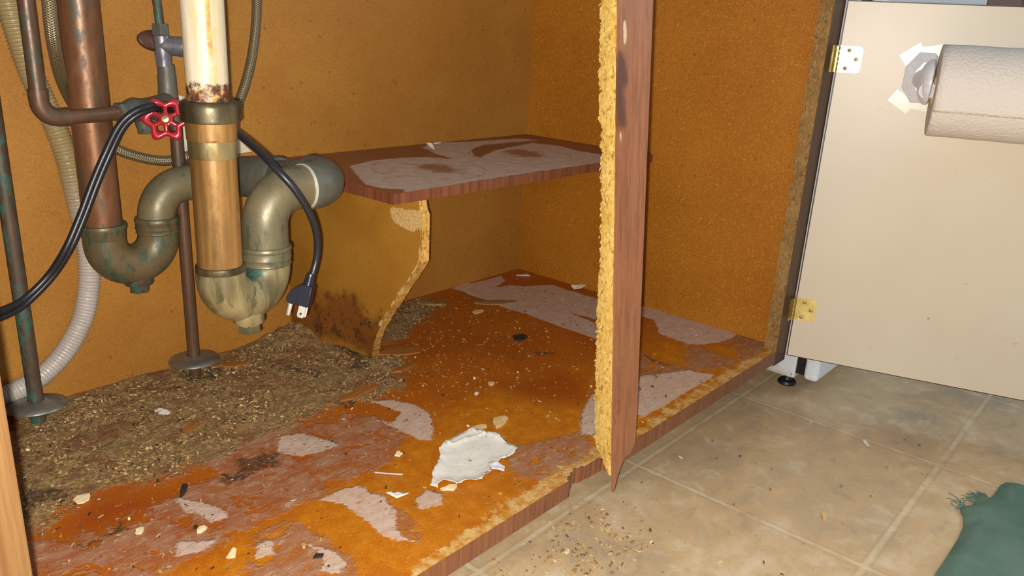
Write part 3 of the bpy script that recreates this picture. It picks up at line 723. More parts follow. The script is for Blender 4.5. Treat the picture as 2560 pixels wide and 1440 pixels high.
def spline(pts, per=8):
    P = [Vector(p) for p in pts]
    out = []
    for i in range(len(P) - 1):
        p0 = P[max(i - 1, 0)]; p1 = P[i]; p2 = P[i + 1]; p3 = P[min(i + 2, len(P) - 1)]
        for k in range(per):
            t = k / per
            out.append(0.5 * ((2 * p1) + (p2 - p0) * t + (2 * p0 - 5 * p1 + 4 * p2 - p3) * t * t + (3 * p1 - p0 - 3 * p2 + p3) * t ** 3))
    out.append(P[-1])
    return out

def resample(P, step):
    out = [P[0]]; acc = 0.0
    for a, b in zip(P[:-1], P[1:]):
        L = (b - a).length
        d = step - acc
        while d <= L:
            out.append(a + (b - a) * (d / L)); d += step
        acc = L - (d - step)
    return out

def arc(c, r, a0, a1, e1, e2, n=14):
    c, e1, e2 = Vector(c), Vector(e1), Vector(e2)
    return [c + (e1 * math.cos(a0 + (a1 - a0) * i / n) + e2 * math.sin(a0 + (a1 - a0) * i / n)) * r for i in range(n + 1)]

# ---- signed distance fields and value noise for surface masks
def sdf_polys(px, py, polys):
    best = np.full(px.shape, -0.05)
    for poly in polys:
        q = np.array(poly)
        d2 = np.full(px.shape, 1e9)
        ins = np.zeros(px.shape, bool)
        for (ax, ay), (bx, by) in zip(q, np.roll(q, -1, 0)):
            ex, ey = bx - ax, by - ay
            t = np.clip(((px - ax) * ex + (py - ay) * ey) / max(ex * ex + ey * ey, 1e-12), 0, 1)
            d2 = np.minimum(d2, (px - ax - ex * t) ** 2 + (py - ay - ey * t) ** 2)
            cross = (ay > py) != (by > py)
            xi = ax + (py - ay) * ex / (ey if abs(ey) > 1e-12 else 1e-12)
            ins ^= cross & (px < xi)
        best = np.maximum(best, np.where(ins, 1, -1) * np.sqrt(d2))
    return np.clip(best, -0.05, 0.05)

_lat = nrng.random((256, 256))
def vnoise(x, y):
    xi = np.floor(x).astype(int); yi = np.floor(y).astype(int)
    fx = x - xi; fy = y - yi
    fx = fx * fx * (3 - 2 * fx); fy = fy * fy * (3 - 2 * fy)
    g = lambda i, j: _lat[i % 256, j % 256]
    return (g(xi, yi) * (1 - fx) + g(xi + 1, yi) * fx) * (1 - fy) + (g(xi, yi + 1) * (1 - fx) + g(xi + 1, yi + 1) * fx) * fy

def floor_height(x, y):
    x = np.asarray(x, float); y = np.asarray(y, float)
    g = np.clip(sdf_polys(x, y, FLOOR_MASKS['grime']) / 0.04 + 0.2, 0, 1)
    n = 0.5 * vnoise(x * 70, y * 70) + 0.3 * vnoise(x * 170, y * 170) + 0.2 * vnoise(x * 330, y * 330)
    heap = np.exp(-(((x - 0.66) / 0.055) ** 2 + ((y - 0.535) / 0.05) ** 2)) * 0.022 * (0.6 + 0.8 * vnoise(x * 90, y * 90))
    return g * (n - 0.25) * 0.0085 + heap

def set_attr(me, name, values, domain='POINT'):
    a = me.attributes.new(name, 'FLOAT', domain)
    a.data.foreach_set('value', np.asarray(values, np.float32))

def grid_panel(name, x0, x1, y0, y1, z, res, mats, parent, masks, height=None, thick=0.018, cut=None, extra=None):
    nx = int(round((x1 - x0) / res)); ny = int(round((y1 - y0) / res))
    xs = np.linspace(x0, x1, nx + 1); ys = np.linspace(y0, y1, ny + 1)
    X, Y = np.meshgrid(xs, ys)
    X = X.ravel(); Y = Y.ravel()
    Zv = np.full(X.shape, z)
    if height is not None:
        Zv = Zv + height(X, Y)
    org = WL[parent.name]
    W = nx + 1
    verts = np.stack([X, Y, Zv], 1)
    faces = []
    keep = None
    if cut is not None:
        cxs = (X + res * 0.5); cys = (Y + res * 0.5)
        keep = sdf_polys(cxs, cys, [cut]) < 0.0
    for j in range(ny):
        for i in range(nx):
            a = j * W + i
            if keep is not None and not keep[a]:
                continue
            faces.append((a, a + 1, a + 1 + W, a + W))
    nv = len(verts)
    # underside and rim
    yb = y0 + (0.021 if cut is not None else 0.0)
    bx = np.array([(x0, yb, z - thick), (x1, yb, z - thick), (x1, y1, z - thick), (x0, y1, z - thick),
                   (x0, yb, z - 0.0006), (x1, yb, z - 0.0006), (x1, y1, z - 0.0006), (x0, y1, z - 0.0006)])
    verts = np.concatenate([verts, bx])
    nf = len(faces)
    faces += [tuple(nv + k for k in f) for f in ((3, 2, 1, 0), (0, 1, 5, 4), (1, 2, 6, 5), (2, 3, 7, 6), (3, 0, 4, 7))]
    me = bpy.data.meshes.new(name)
    me.from_pydata([tuple(p) for p in (verts - np.array(org))], [], faces)
    for k in mats:
        me.materials.append(M[k])
    if len(mats) > 1:
        for k in range(nf, len(faces)):
            me.polygons[k].material_index = 1
    sm = np.zeros(len(faces), bool); sm[:nf] = True
    me.polygons.foreach_set('use_smooth', sm)
    pad = lambda a: np.concatenate([a, np.full(8, -0.05)])
    for k, polys in masks.items():
        set_attr(me, 'm_' + k, pad(sdf_polys(X, Y, polys)))
    if extra is not None:
        for k, fn in extra.items():
            set_attr(me, 'm_' + k, pad(fn(X, Y)))
    me.update()
    o = bpy.data.objects.new(name, me)
    link(o, parent)
    WL[o.name] = org
    return o

def jag(pts, amp, step, seed=0, keep_ends=True):
    """Roughen an open 2D polyline like torn board."""
    r = random.Random(seed)
    out = []
    for (ax, ay), (bx, by) in zip(pts[:-1], pts[1:]):
        L = math.hypot(bx - ax, by - ay)
        n = max(1, int(L / step))
        nx, ny = -(by - ay) / max(L, 1e-9), (bx - ax) / max(L, 1e-9)
        for k in range(n):
            t = k / n
            d = r.uniform(-amp, amp) if (k > 0 or out) else 0
            out.append((ax + (bx - ax) * t + nx * d, ay + (by - ay) * t + ny * d))
    out.append(pts[-1])
    return out

# ------------------------------------------------------------------ setting: the kitchen floor
fl = MB()
fl.add([(-1.2, -1.6, FLOOR_Z), (3.6, -1.6, FLOOR_Z), (3.6, 1.4, FLOOR_Z), (-1.2, 1.4, FLOOR_Z),
        (-1.2, -1.6, FLOOR_Z - 0.03), (3.6, -1.6, FLOOR_Z - 0.03), (3.6, 1.4, FLOOR_Z - 0.03), (-1.2, 1.4, FLOOR_Z - 0.03)],
       [(0, 1, 2, 3), (7, 6, 5, 4), (0, 4, 5, 1), (1, 5, 6, 2), (2, 6, 7, 3), (3, 7, 4, 0)])
floor = build('floor', fl, 'vinyl_tile')
floor['kind'] = 'structure'
floor['label'] = 'beige mottled vinyl floor patterned as large square tiles'

for nm, lo, hi, lb in (('wall_back', (1.24, 0.575, FLOOR_Z), (3.6, 0.62, 2.4), 'plain cream kitchen wall behind the base cabinets'),
                       ('wall_right', (3.6, -1.6, FLOOR_Z), (3.65, 0.62, 2.4), 'plain cream kitchen wall far to the right')):
    w = MB(); w.box(lo, hi)
    w = build(nm, w, 'cream_wall')
    w['kind'] = 'structure'; w['label'] = lb

# ------------------------------------------------------------------ the sink cabinet
LX = 0.1165          # inner edge of the left stile
cab = thing('sink_cabinet', (0.66, 0.28, FLOOR_Z), 'open wooden sink base cabinet with a rotten stained bottom and broken middle stile', 'cabinet')

b = MB(); b.box((0.085, BACK_Y, -0.018), (RIGHT_X + 0.019, BACK_Y + 0.006, 0.60))
build('back_panel', b, 'hardboard', cab)
b = MB(); b.box((RIGHT_X, 0.019, -0.03), (RIGHT_X + 0.019, BACK_Y, 0.60))
o = build('side_panel', b, 'particle_face', cab)
o['label'] = 'right hand side of flaky orange particleboard'
b = MB(); b.box((0.085, 0.019, -0.03), (0.101, BACK_Y, 0.60))
build('side_panel', b, 'particle_face', cab)

NOTCH_CUT = [(0.628, -0.01), (0.634, 0.004), (0.640, 0.0065), (0.648, 0.0085), (0.657, 0.0115), (0.664, 0.0085), (0.671, 0.0072), (0.680, 0.0045), (0.69, 0.006), (0.70, 0.004), (0.708, 0.005), (0.712, -0.01)]
bp = grid_panel('bottom_panel', 0.101, RIGHT_X, 0.0, BACK_Y, 0.0, 0.003, ['stained_bottom', 'dirty_chipboard'], cab, FLOOR_MASKS, floor_height, cut=NOTCH_CUT)
bp['label'] = 'stained cabinet bottom with torn liner remnants and mouldy crumbs'

# front rail under the bottom: veneered face, bitten away where the stile broke off
rail = MB()
up = lambda z: (lambda u, v, h: (u, v, h))
outl = [(0.085, 0.0205), (0.085, 0.0)] + [(0.634, 0.0)] + jag([(0.636, 0.003), (0.650, 0.010), (0.657, 0.0135), (0.671, 0.0105), (0.69, 0.008), (0.708, 0.007)], 0.0010, 0.004, 3) + [(0.712, 0.0), (1.176, 0.0), (1.176, 0.0205)]
rail.prism(outl, lambda u, v, h: (u, v, h), -0.022, -0.0006)
build('bottom_rail', rail, 'walnut_veneer', cab)
tk = MB(); tk.box((0.101, 0.085, FLOOR_Z), (RIGHT_X + 0.0, 0.10, -0.0188))
build('toe_kick', tk, 'dark_veneer', cab)

# left stile
st = MB()
st.box((0.02, 0.0, -0.028), (LX, 0.019, 0.60))
o = build('face_stile', st, 'honey_veneer', cab, bevel=0.001)

# right stile: veneered face with its shade put into the dark colour, chipped raw board on its inner edge
st = MB()
zs_ = np.linspace(-0.026, 0.60, 60)
r_ = random.Random(5)
prof = []
for z in zs_:
    prof.append((1.1765 + r_.uniform(-0.0008, 0.0008), 0.0195 + r_.uniform(-0.001, 0.0018)))
vs = []
for z, (xi, yb) in zip(zs_, prof):
    vs += [(1.1765, 0.0, z), (1.2195, 0.0, z), (1.2195, 0.0192, z), (1.2, yb, z), (xi, yb, z)]
n = len(zs_)
fa = []
mi = []
for i in range(n - 1):
    for k in range(5):
        k2 = (k + 1) % 5
        fa.append((i * 5 + k, i * 5 + k2, (i + 1) * 5 + k2, (i + 1) * 5 + k))
        mi.append([0, 0, 1, 1, 1][k])
fa += [(4, 3, 2, 1, 0), tuple((n - 1) * 5 + k for k in range(5))]; mi += [1, 1]
st.v = vs; st.f = fa; st.mi = mi; st.sm = [False] * len(fa)
o = build('face_stile', st, ['dark_veneer', 'dirty_chipboard'], cab)
o['label'] = 'right stile coloured dark as in shade, with chipped raw inner edge'

# broken middle stile: hangs from the top rail, kicked out 4.5 cm at the bottom
S0 = Vector((0.6456, 0.0029, 0.53))
SD = Vector((0.0, -0.0955, -1.0)).normalized()          # down along the stile
SN = Vector((0, -1, 0.0955)).normalized()                # outward
def sp(u, w, h):                                         # u across, w down, h outward
    return S0 + Vector((1, 0, 0)) * u + SD * w + SN * h
veneer_front = MB()
rows = []
W_END = 0.495
left = [(0.0, 0.0)] + [(0.0 + random.Random(i).uniform(-0.0004, 0.0004), 0.01 * i) for i in range(1, 50)] + [(0.0004, 0.500), (0.0012, 0.5285), (0.0022, 0.5325), (0.0038, 0.5320)]
right_bottom = [(0.0065, 0.5265), (0.0100, 0.5185), (0.0155, 0.5100), (0.0220, 0.5030), (0.0290, 0.4985), (0.0310, 0.5000), (0.0345, 0.4990), (0.0385, 0.4960), (0.0430, 0.4925), (0.0455, 0.4860), (0.0462, 0.4700)]
right = [(0.0615 - 0.0150 * (w / 0.47), w) for w in np.linspace(0.44, 0.0, 12)]
poly = left + right_bottom + right
veneer_front.prism([(u, v) for u, v in poly], lambda u, v, h: sp(u, v, h), -0.0014, 0.0)
o = build('broken_stile', veneer_front, 'walnut_veneer_stile', cab)
o['label'] = 'walnut veneered middle stile, split off and hanging loose'
# masks on the veneer: dark stain and two scuffs near the top (subdivide so that they resolve)
me = o.data
bm = bmesh.new(); bm.from_mesh(me)
org = WL[cab.name]
for k in range(1, 110):
    p = sp(0, k * 0.005, 0) - org
    bmesh.ops.bisect_plane(bm, geom=bm.verts[:] + bm.edges[:] + bm.faces[:], plane_co=p, plane_no=SD)
for k in range(1, 10):
    p = sp(k * 0.006, 0, 0) - org
    bmesh.ops.bisect_plane(bm, geom=bm.verts[:] + bm.edges[:] + bm.faces[:], plane_co=p, plane_no=Vector((1, 0, 0)))
bm.to_mesh(me); bm.free()
loc2 = [(((v.co + org) - S0).dot(Vector((1, 0, 0))), ((v.co + org) - S0).dot(SD)) for v in me.vertices]
lu = np.array([q[0] for q in loc2]); lw = np.array([q[1] for q in loc2])
set_attr(me, 'm_stain', sdf_polys(lu, lw, [[(0.000, 0.083), (0.009, 0.078), (0.014, 0.092), (0.016, 0.104), (0.010, 0.112), (0.011, 0.136), (0.013, 0.146), (0.0, 0.148)]]))
set_attr(me, 'm_scuff', sdf_polys(lu, lw, [[(0.008, 0.052), (0.013, 0.050), (0.0145, 0.062), (0.013, 0.071), (0.009, 0.070), (0.010, 0.060)], [(0.005, 0.150), (0.010, 0.152), (0.011, 0.168), (0.006, 0.166)], [(0.006, 0.172), (0.011, 0.171), (0.010, 0.178)]]))

# raw core of the stile: torn, fibrous left side
core = MB()
ns = 420
H = 7
vs = []
for i in range(ns + 1):
    w = 0.512 * i / ns
    t = w / 0.512
    depth = 0.0165 + 0.0035 * t + 0.0022 * math.sin(9 * t + 0.6)
    rag = 0.0030 * (mnoise.noise(Vector((w * 190, 0.3, 1.0))) + 0.6 * mnoise.noise(Vector((w * 620, 4.1, 2.0))))
    d = depth + rag
    if w > 0.472:
        d = max(0.0040, d * (1 - (w - 0.472) / 0.040) + 0.0035) + 0.0018 * mnoise.noise(Vector((w * 900, 1.7, 0)))
    for k in range(H):
        f = k / (H - 1)
        bulge = 0.0007 * mnoise.noise(Vector((w * 260, f * 4.0, 7.0))) + 0.0005 * mnoise.noise(Vector((w * 800, f * 9.0, 3.0)))
        vs.append(sp(0.0004 - 0.0010 * math.sin(math.pi * f) + (bulge if 0 < k < H - 1 else bulge * 0.4), w, -0.0015 - d * f))
    width = 0.0600 - 0.0150 * min(1, w / 0.47)
    back = width if w < 0.478 else max(0.006, width * (1 - (w - 0.478) / 0.034))
    vs.append(sp(back, w, -0.0015 - d))
    vs.append(sp(back, w, -0.0015))
K = H + 2
fa = []
for i in range(ns):
    for k in range(K):
        k2 = (k + 1) % K
        fa.append((i * K + k, (i + 1) * K + k, (i + 1) * K + k2, i * K + k2))
fa += [tuple(range(K)), tuple(ns * K + k for k in range(K))[::-1]]
core.add(vs, fa)
# splinters and fibres on the torn edge
r_ = random.Random(21)
for i in range(70):
    w = r_.uniform(0.0, 0.505)
    t = w / 0.512
    back_edge = -0.0015 - (0.0165 + 0.0035 * t + 0.0022 * math.sin(9 * t + 0.6)) * (1 if w < 0.472 else max(0.25, 1 - (w - 0.472) / 0.042))
    h = back_edge * (r_.uniform(0.75, 1.0) if r_.random() < 0.75 else r_.uniform(0.1, 1.0))
    u = r_.uniform(-0.0012, 0.0006)
    L = r_.uniform(0.0012, 0.0038); wd = r_.uniform(0.0004, 0.0011)
    p = sp(u, w, h)
    dr = (SD * r_.uniform(0.4, 1.0) + Vector((-1, 0, 0)) * r_.uniform(0, 0.5) - SN * r_.uniform(-0.2, 0.7)).normalized()
    s = dr.cross(Vector((1, 0.2, 0.1))).normalized() * wd
    q = p + dr * L
    nrm = dr.cross(s).normalized() * 0.0005
    core.add([p - s, p + s, q + s * 0.3, q - s * 0.3, p - s + nrm, p + s + nrm, q + s * 0.3 + nrm, q - s * 0.3 + nrm],
             [(3, 2, 1, 0), (4, 5, 6, 7), (0, 1, 5, 4), (1, 2, 6, 5), (2, 3, 7, 6), (3, 0, 4, 7)])
o = build('stile_core', core, 'raw_chipboard', cab)
o['label'] = 'torn yellow particleboard core of the broken middle stile'

tr = MB(); tr.box((0.02, 0.0, 0.532), (1.2195, 0.019, 0.60))
build('top_rail', tr, 'walnut_veneer', cab)

# shelf with glued liner, veneer bands and the angled support under it
SX0, SY0 = 0.6175, 0.2752
RC1, RR1 = (0.7728, 0.3800), 0.0800
RC2, RR2 = (0.985, 0.392), 0.083
def ring_sdf(x, y):
    a = np.abs(np.hypot(x - RC1[0], y - RC1[1]) - RR1)
    c2 = np.abs(np.hypot(x - RC2[0], y - RC2[1]) - RR2)
    return np.clip(0.0012 - np.minimum(a, c2), -0.05, 0.05)
shelf = grid_panel('shelf', SX0 + 0.0006, RIGHT_X, SY0 + 0.0006, BACK_Y, SHELF_Z, 0.003, ['stained_shelf', 'hardboard'], cab, SHELF_MASKS, None, thick=0.0128, extra={'ring': ring_sdf})
shelf['label'] = 'brown half shelf with torn grey liner and two round rust rings'
eb = MB(); eb.box((SX0, SY0, SHELF_Z - 0.0132), (RIGHT_X - 0.0005, SY0 + 0.0006, SHELF_Z + 0.0002))
build('edge_band', eb, 'shelf_edge_veneer', shelf)
eb = MB(); eb.box((SX0, SY0 + 0.0006, SHELF_Z - 0.0132), (SX0 + 0.0006, BACK_Y, SHELF_Z + 0.0002))
build('edge_band', eb, 'shelf_edge_veneer', shelf)

# support: fine grid in (y, z), 13 mm thick, warped outward at its foot
def support():
    zt = SHELF_Z - 0.0134
    outline = [(0.558, zt), (0.273, 0.2460), (0.2685, 0.2410), (0.2685, 0.182), (0.271, 0.178), (0.405, 0.0005), (0.43, 0.004), (0.47, 0.012), (0.50, 0.007), (0.535, 0.012), (0.558, 0.010)]
    outline = [(0.558, zt), (0.2753, zt), (0.2725, 0.2478), (0.2685, 0.2425), (0.2685, 0.182), (0.271, 0.178)] + jag([(0.271, 0.178), (0.400, 0.0015)], 0.0007, 0.006, 4)[1:] + jag([(0.404, 0.0), (0.425, 0.005), (0.445, 0.013), (0.475, 0.010), (0.50, 0.006), (0.535, 0.014), (0.558, 0.014)], 0.0016, 0.005, 9)
    bm = bmesh.new()
    def warp(y, z, x):
        k = max(0.0, min(1.0, (0.09 - z) / 0.09)) * max(0.0, min(1.0, (0.52 - y) / 0.11))
        return Vector((x + 0.031 * k * k, y, z))
    vf = [bm.verts.new((0, y, z)) for y, z in outline]
    bm.faces.new(vf)
    for k in range(1, 60):
        bmesh.ops.bisect_plane(bm, geom=bm.verts[:] + bm.edges[:] + bm.faces[:], plane_co=Vector((0, 0.265 + k * 0.005, 0)), plane_no=Vector((0, 1, 0)))
        bmesh.ops.bisect_plane(bm, geom=bm.verts[:] + bm.edges[:] + bm.faces[:], plane_co=Vector((0, 0, k * 0.005)), plane_no=Vector((0, 0, 1)))
    bm.verts.ensure_lookup_table()
    base = [(v.co.y, v.co.z) for v in bm.verts]
    faces = [[v.index for v in f.verts] for f in bm.faces]
    bm.verts.index_update()
    faces = [[v.index for v in f.verts] for f in bm.faces]
    edges = [tuple(v.index for v in e.verts) for e in bm.edges if len(e.link_faces) == 1]
    bm.free()
    n = len(base)
    mb = MB()
    mb.v = [tuple(warp(y, z, 0.6575)) for y, z in base] + [tuple(warp(y, z, 0.6705)) for y, z in base]
    mb.f = [tuple(f) for f in faces] + [tuple(n + k for k in f)[::-1] for f in faces] + [(a, b2, n + b2, n + a) for a, b2 in edges]
    mb.mi = [0] * len(faces) * 2 + [1] * len(edges)
    mb.sm = [False] * len(mb.f)
    o = build('shelf_support', mb, ['support_face', 'board_edge'], cab)
    y = np.array([p[0] for p in base] * 2); z = np.array([p[1] for p in base] * 2)
    dark = sdf_polys(y, z, [SUPPORT_DARK])
    raw = sdf_polys(y, z, [SUPPORT_CHIP])
    # split line along the front edge
    def seg(ax, az, bx, bz):
        t = np.clip(((y - ax) * (bx - ax) + (z - az) * (bz - az)) / ((bx - ax) ** 2 + (bz - az) ** 2), 0, 1)
        return np.hypot(y - ax - (bx - ax) * t, z - az - (bz - az) * t)
    line = np.minimum(seg(0.2712, 0.228, 0.2712, 0.184), seg(0.2735, 0.179, 0.35, 0.0735))
    raw = np.maximum(raw, 0.0016 - line)
    set_attr(o.data, 'm_dark', dark)
    set_attr(o.data, 'm_raw', np.clip(raw, -0.05, 0.05))
    o['label'] = 'angled orange board under the shelf, rotten and dark at its foot'
    bm = bmesh.new(); bm.from_mesh(o.data)
    bmesh.ops.recalc_face_normals(bm, faces=bm.faces[:])
    bm.to_mesh(o.data); bm.free()
support()

# door, opened past square, cream inside
DT = Vector((0.2979, -0.9546, 0.0)); DN = Vector((-0.9546, -0.2979, 0.0)); DH = Vector((1.2206, -0.0012, 0.0))
def dp(t, z, s=0.0):
    return DH + DT * t + DN * s + Vector((0, 0, z))
def dplace(u, v, h):
    return dp(u, v, h)
door = MB()
door.prism([(0.0004, -0.0185), (0.455, -0.0185), (0.455, 0.5295), (0.0004, 0.5295)], dplace, -0.0185, -0.0006, 0, 0)
door.prism([(0.0022, -0.017), (0.4535, -0.017), (0.4535, 0.528), (0.0022, 0.528)], dplace, -0.0008, 0.0, 1, 1)
door_o = build('door', door, ['dark_veneer', 'cream_laminate'], cab)
door_o['label'] = 'cream cabinet door standing open'
for zc in (0.4490, 0.0635):
    h = MB()
    w2 = 0.0185
    ol = []
    for (cx, cz, a0) in ((0.0270, zc + w2 - 0.006, 0), (0.0270, zc - w2 + 0.006, -90)):
        pass
    ol = [(0.001, zc + w2)] + [(0.027 + 0.006 * math.cos(math.radians(a)), zc + w2 - 0.006 + 0.006 * math.sin(math.radians(a))) for a in range(90, -1, -15)] + \
         [(0.027 + 0.006 * math.cos(math.radians(a)), zc - w2 + 0.006 + 0.006 * math.sin(math.radians(a))) for a in range(0, -91, -15)] + [(0.001, zc - w2)]
    h.prism(ol, dplace, 0.0001, 0.0014, 0)
    # frame-side leaf
    h.box((1.2030, -0.0012, zc - w2), (1.2195, -0.0001, zc + w2), 0)
    # knuckles
    kn = 5
    for k in range(kn):
        z0 = zc - w2 + 2 * w2 * k / kn
        h.lathe([(0.0001, 0.0003), (0.0030, 0.0003), (0.0030, 2 * w2 / kn - 0.0004), (0.0001, 2 * w2 / kn - 0.0004)], dp(-0.0005, z0, 0.0022), (0, 0, 1), 14, 0)
    for (t, z) in ((0.0145, zc + 0.0125), (0.0255, zc + 0.0005), (0.0130, zc - 0.0125)):
        h.lathe([(0.0001, 0.0003), (0.0031, 0.0003), (0.0027, 0.0022), (0.0001, 0.0026)], dp(t, z, 0.0010), DN, 14, 1)
        h.prism([(t - 0.0022, z - 0.0004), (t + 0.0022, z - 0.0004), (t + 0.0022, z + 0.0004), (t - 0.0022, z + 0.0004)], dplace, 0.0033, 0.0038, 2)
    o = build('hinge', h, ['hinge_brass', 'worn_brass', 'black_iron'], door_o)
    o['label'] = ('upper' if zc > 0.2 else 'lower') + ' brass butt hinge with three screws'

# ------------------------------------------------------------------ paper towel on its holder
RA_T, RA_Z, RA_S = 0.129, 0.4165, 0.068      # left end of the roll axis: along the door, height, off the door
hol = thing('paper_towel_holder', tuple(dp(0.112, 0.43)), 'white plastic towel holder bracket taped to the open cream door', 'towel holder')
oct_ = [(0.1145 + 0.036 * 0.62 * 1.0 * math.cos(math.radians(a)) * 1.15, 0.4295 + 0.037 * math.sin(math.radians(a))) for a in range(22, 382, 45)]
hb = MB()
oc = [(0.1165 + 0.0245 * math.cos(math.radians(a)) / math.cos(math.radians(22.5)), 0.430 + 0.0345 * math.sin(math.radians(a)) / math.cos(math.radians(22.5))) for a in [22.5 + 45 * k for k in range(8)]]
oc_in = [(0.1165 + (u - 0.1165) * 0.62 + 0.004, 0.430 + (v - 0.430) * 0.62) for u, v in oc]
ring0 = [dp(u, v, 0.0004) for u, v in oc]; ring1 = [dp(u, v, 0.0030) for u, v in oc]; ring2 = [dp(u, v, 0.0120) for u, v in oc_in]
vs = ring0 + ring1 + ring2
fa = []
for i in range(8):
    j = (i + 1) % 8
    fa += [(i, j, 8 + j, 8 + i), (8 + i, 8 + j, 16 + j, 16 + i)]
fa += [tuple(range(16, 24)), tuple(range(8))[::-1]]
hb.add(vs, fa)
build('base_plate', hb, 'white_plastic', hol, bevel=0.0008)
hb = MB()
hb.tube([dp(0.118, 0.4285, 0.010), dp(0.119, 0.425, 0.030), dp(0.121, 0.419, 0.052), dp(0.122, 0.4165, 0.068)], [0.015, 0.012, 0.011, 0.011], 20)
build('arm', hb, 'white_plastic', hol)
hb = MB()
hb.lathe([(0.0001, -0.0135), (0.008, -0.0132), (0.0160, -0.0118), (0.0235, -0.0085), (0.0285, -0.0040), (0.0303, -0.0005), (0.0300, 0.0022), (0.0280, 0.0036), (0.0001, 0.0040)], dp(0.1225, 0.4265, 0.046), DT, 40)
build('end_disc', hb, 'white_plastic', hol)
for k, (cu, cv, ang, L, Wd) in enumerate([(0.0985, 0.4605, 38, 0.030, 0.019), (0.122, 0.4665, 12, 0.026, 0.015), (0.0955, 0.3960, -32, 0.032, 0.019), (0.116, 0.3925, -8, 0.030, 0.012)]):
    tp = MB()
    ca, sa = math.cos(math.radians(ang)), math.sin(math.radians(ang))
    pl = [(cu + x * ca - y * sa, cv + x * sa + y * ca) for x, y in ((-L / 2, -Wd / 2), (L / 2, -Wd / 2), (L / 2, Wd / 2), (-L / 2, Wd / 2))]
    tp.prism(pl, dplace, 0.0001, 0.0005 + 0.0001 * k)
    build('tape_strip', tp, 'clear_tape', hol)

roll = thing('paper_towel_roll', tuple(dp(RA_T + 0.13, RA_Z, RA_S)), 'white embossed paper towel roll hanging on the open cream door', 'paper towel')
rb = MB()
R0 = 0.0585
prof = [(0.0215, 0.0), (0.0300, -0.0006), (0.0400, 0.0002), (0.0500, -0.0004), (R0 - 0.0012, 0.0003), (R0, 0.0016)] + [(R0 + 0.0002 * math.sin(k * 1.3), 0.0016 + 0.268 * k / 30) for k in range(1, 30)] + [(R0, 0.2700), (0.0215, 0.2716), (0.0215, 0.0)]
rb.lathe(prof, dp(RA_T, RA_Z, RA_S), DT, 96)
o = build('paper', rb, 'paper_towel', roll, sharp=50)
cb = MB()
cb.lathe([(0.0195, -0.0005), (0.0212, -0.0005), (0.0212, 0.2722), (0.0195, 0.2722), (0.0195, -0.0005)], dp(RA_T, RA_Z, RA_S), DT, 40)
build('cardboard_core', cb, 'tan_chip', roll)
# loose outer sheet: hugs the roll from behind the top and ends low on the front as a flap
sh = MB()
nu, nv_ = 30, 40
vs = []
for j in range(nv_ + 1):
    a = math.radians(150 - 172 * j / nv_)          # angle in the (s, z) plane, 0 = outward from the door
    lift = 0.0007 + 0.0026 * max(0, (j / nv_ - 0.80) / 0.20) ** 2
    for i in range(nu + 1):
        t = RA_T + 0.0005 + 0.2695 * i / nu
        rr = R0 + lift + 0.0003 * math.sin(i * 0.9 + j * 0.3)
        vs.append(dp(t, RA_Z + rr * math.sin(a), RA_S + rr * math.cos(a)))
fa = [(j * (nu + 1) + i, j * (nu + 1) + i + 1, (j + 1) * (nu + 1) + i + 1, (j + 1) * (nu + 1) + i) for j in range(nv_) for i in range(nu)]
sh.add(vs, fa, 0, True)
o = build('loose_sheet', sh, 'paper_towel', roll)
s_ = o.modifiers.new('thickness', 'SOLIDIFY'); s_.thickness = 0.0004

# ------------------------------------------------------------------ dishwasher beyond the cabinet
AX = 1.2560
dw = thing('dishwasher', (AX + 0.3, 0.28, FLOOR_Z), 'white kitchen appliance with dirty side panel and black foot behind the open cream door', 'appliance')
a = MB(); a.box((AX, -0.008, -0.070), (AX + 0.60, 0.55, 0.74))
build('body', a, 'dirty_white_enamel', dw, bevel=0.003)
a = MB(); a.box((AX + 0.004, -0.022, -0.060), (AX + 0.596, -0.008, 0.72))
build('gap_shade', a, 'black_iron', dw)  # black filler standing in for the shade in the gap behind the front
a = MB(); a.box((AX, -0.046, -0.066), (AX + 0.60, -0.022, 0.73))
build('front_door', a, 'white_enamel', dw, bevel=0.007, bev_seg=4)
for fx, fy in ((AX + 0.022, 0.010), (AX + 0.575, 0.010), (AX + 0.022, 0.50), (AX + 0.575, 0.50)):
    a = MB()
    a.lathe([(0.0001, 0.0), (0.015, 0.0), (0.016, 0.002), (0.014, 0.006), (0.008, 0.008), (0.006, 0.012), (0.006, 0.022), (0.0001, 0.022)], (fx, fy, FLOOR_Z), (0, 0, 1), 20)
    build('foot', a, 'black_iron', dw)

# the next base cabinet along the wall
bc = thing('base_cabinet', (2.2, 0.25, FLOOR_Z), 'brown base cabinet farther along, just above the open door edge', 'cabinet')
a = MB(); a.box((1.88, -0.02, FLOOR_Z), (2.7, 0.56, 0.75))
build('body', a, 'brown_cupboard', bc, bevel=0.002)
a = MB(); a.box((1.90, -0.038, -0.02), (2.28, -0.0205, 0.70))
d1 = build('door', a, 'brown_cupboard', bc, bevel=0.003)
a = MB(); a.lathe([(0.006, 0), (0.006, 0.012), (0.014, 0.018), (0.012, 0.026), (0.0001, 0.028)], (2.25, -0.038, 0.60), (0, -1, 0), 20)
build('knob', a, 'worn_brass', d1)
a = MB(); a.box((2.30, -0.038, -0.02), (2.68, -0.0205, 0.70))
build('door', a, 'brown_cupboard', bc, bevel=0.003)

# ------------------------------------------------------------------ plumbing
def beads(mb, pts, axis, r, mi=0):
    pass

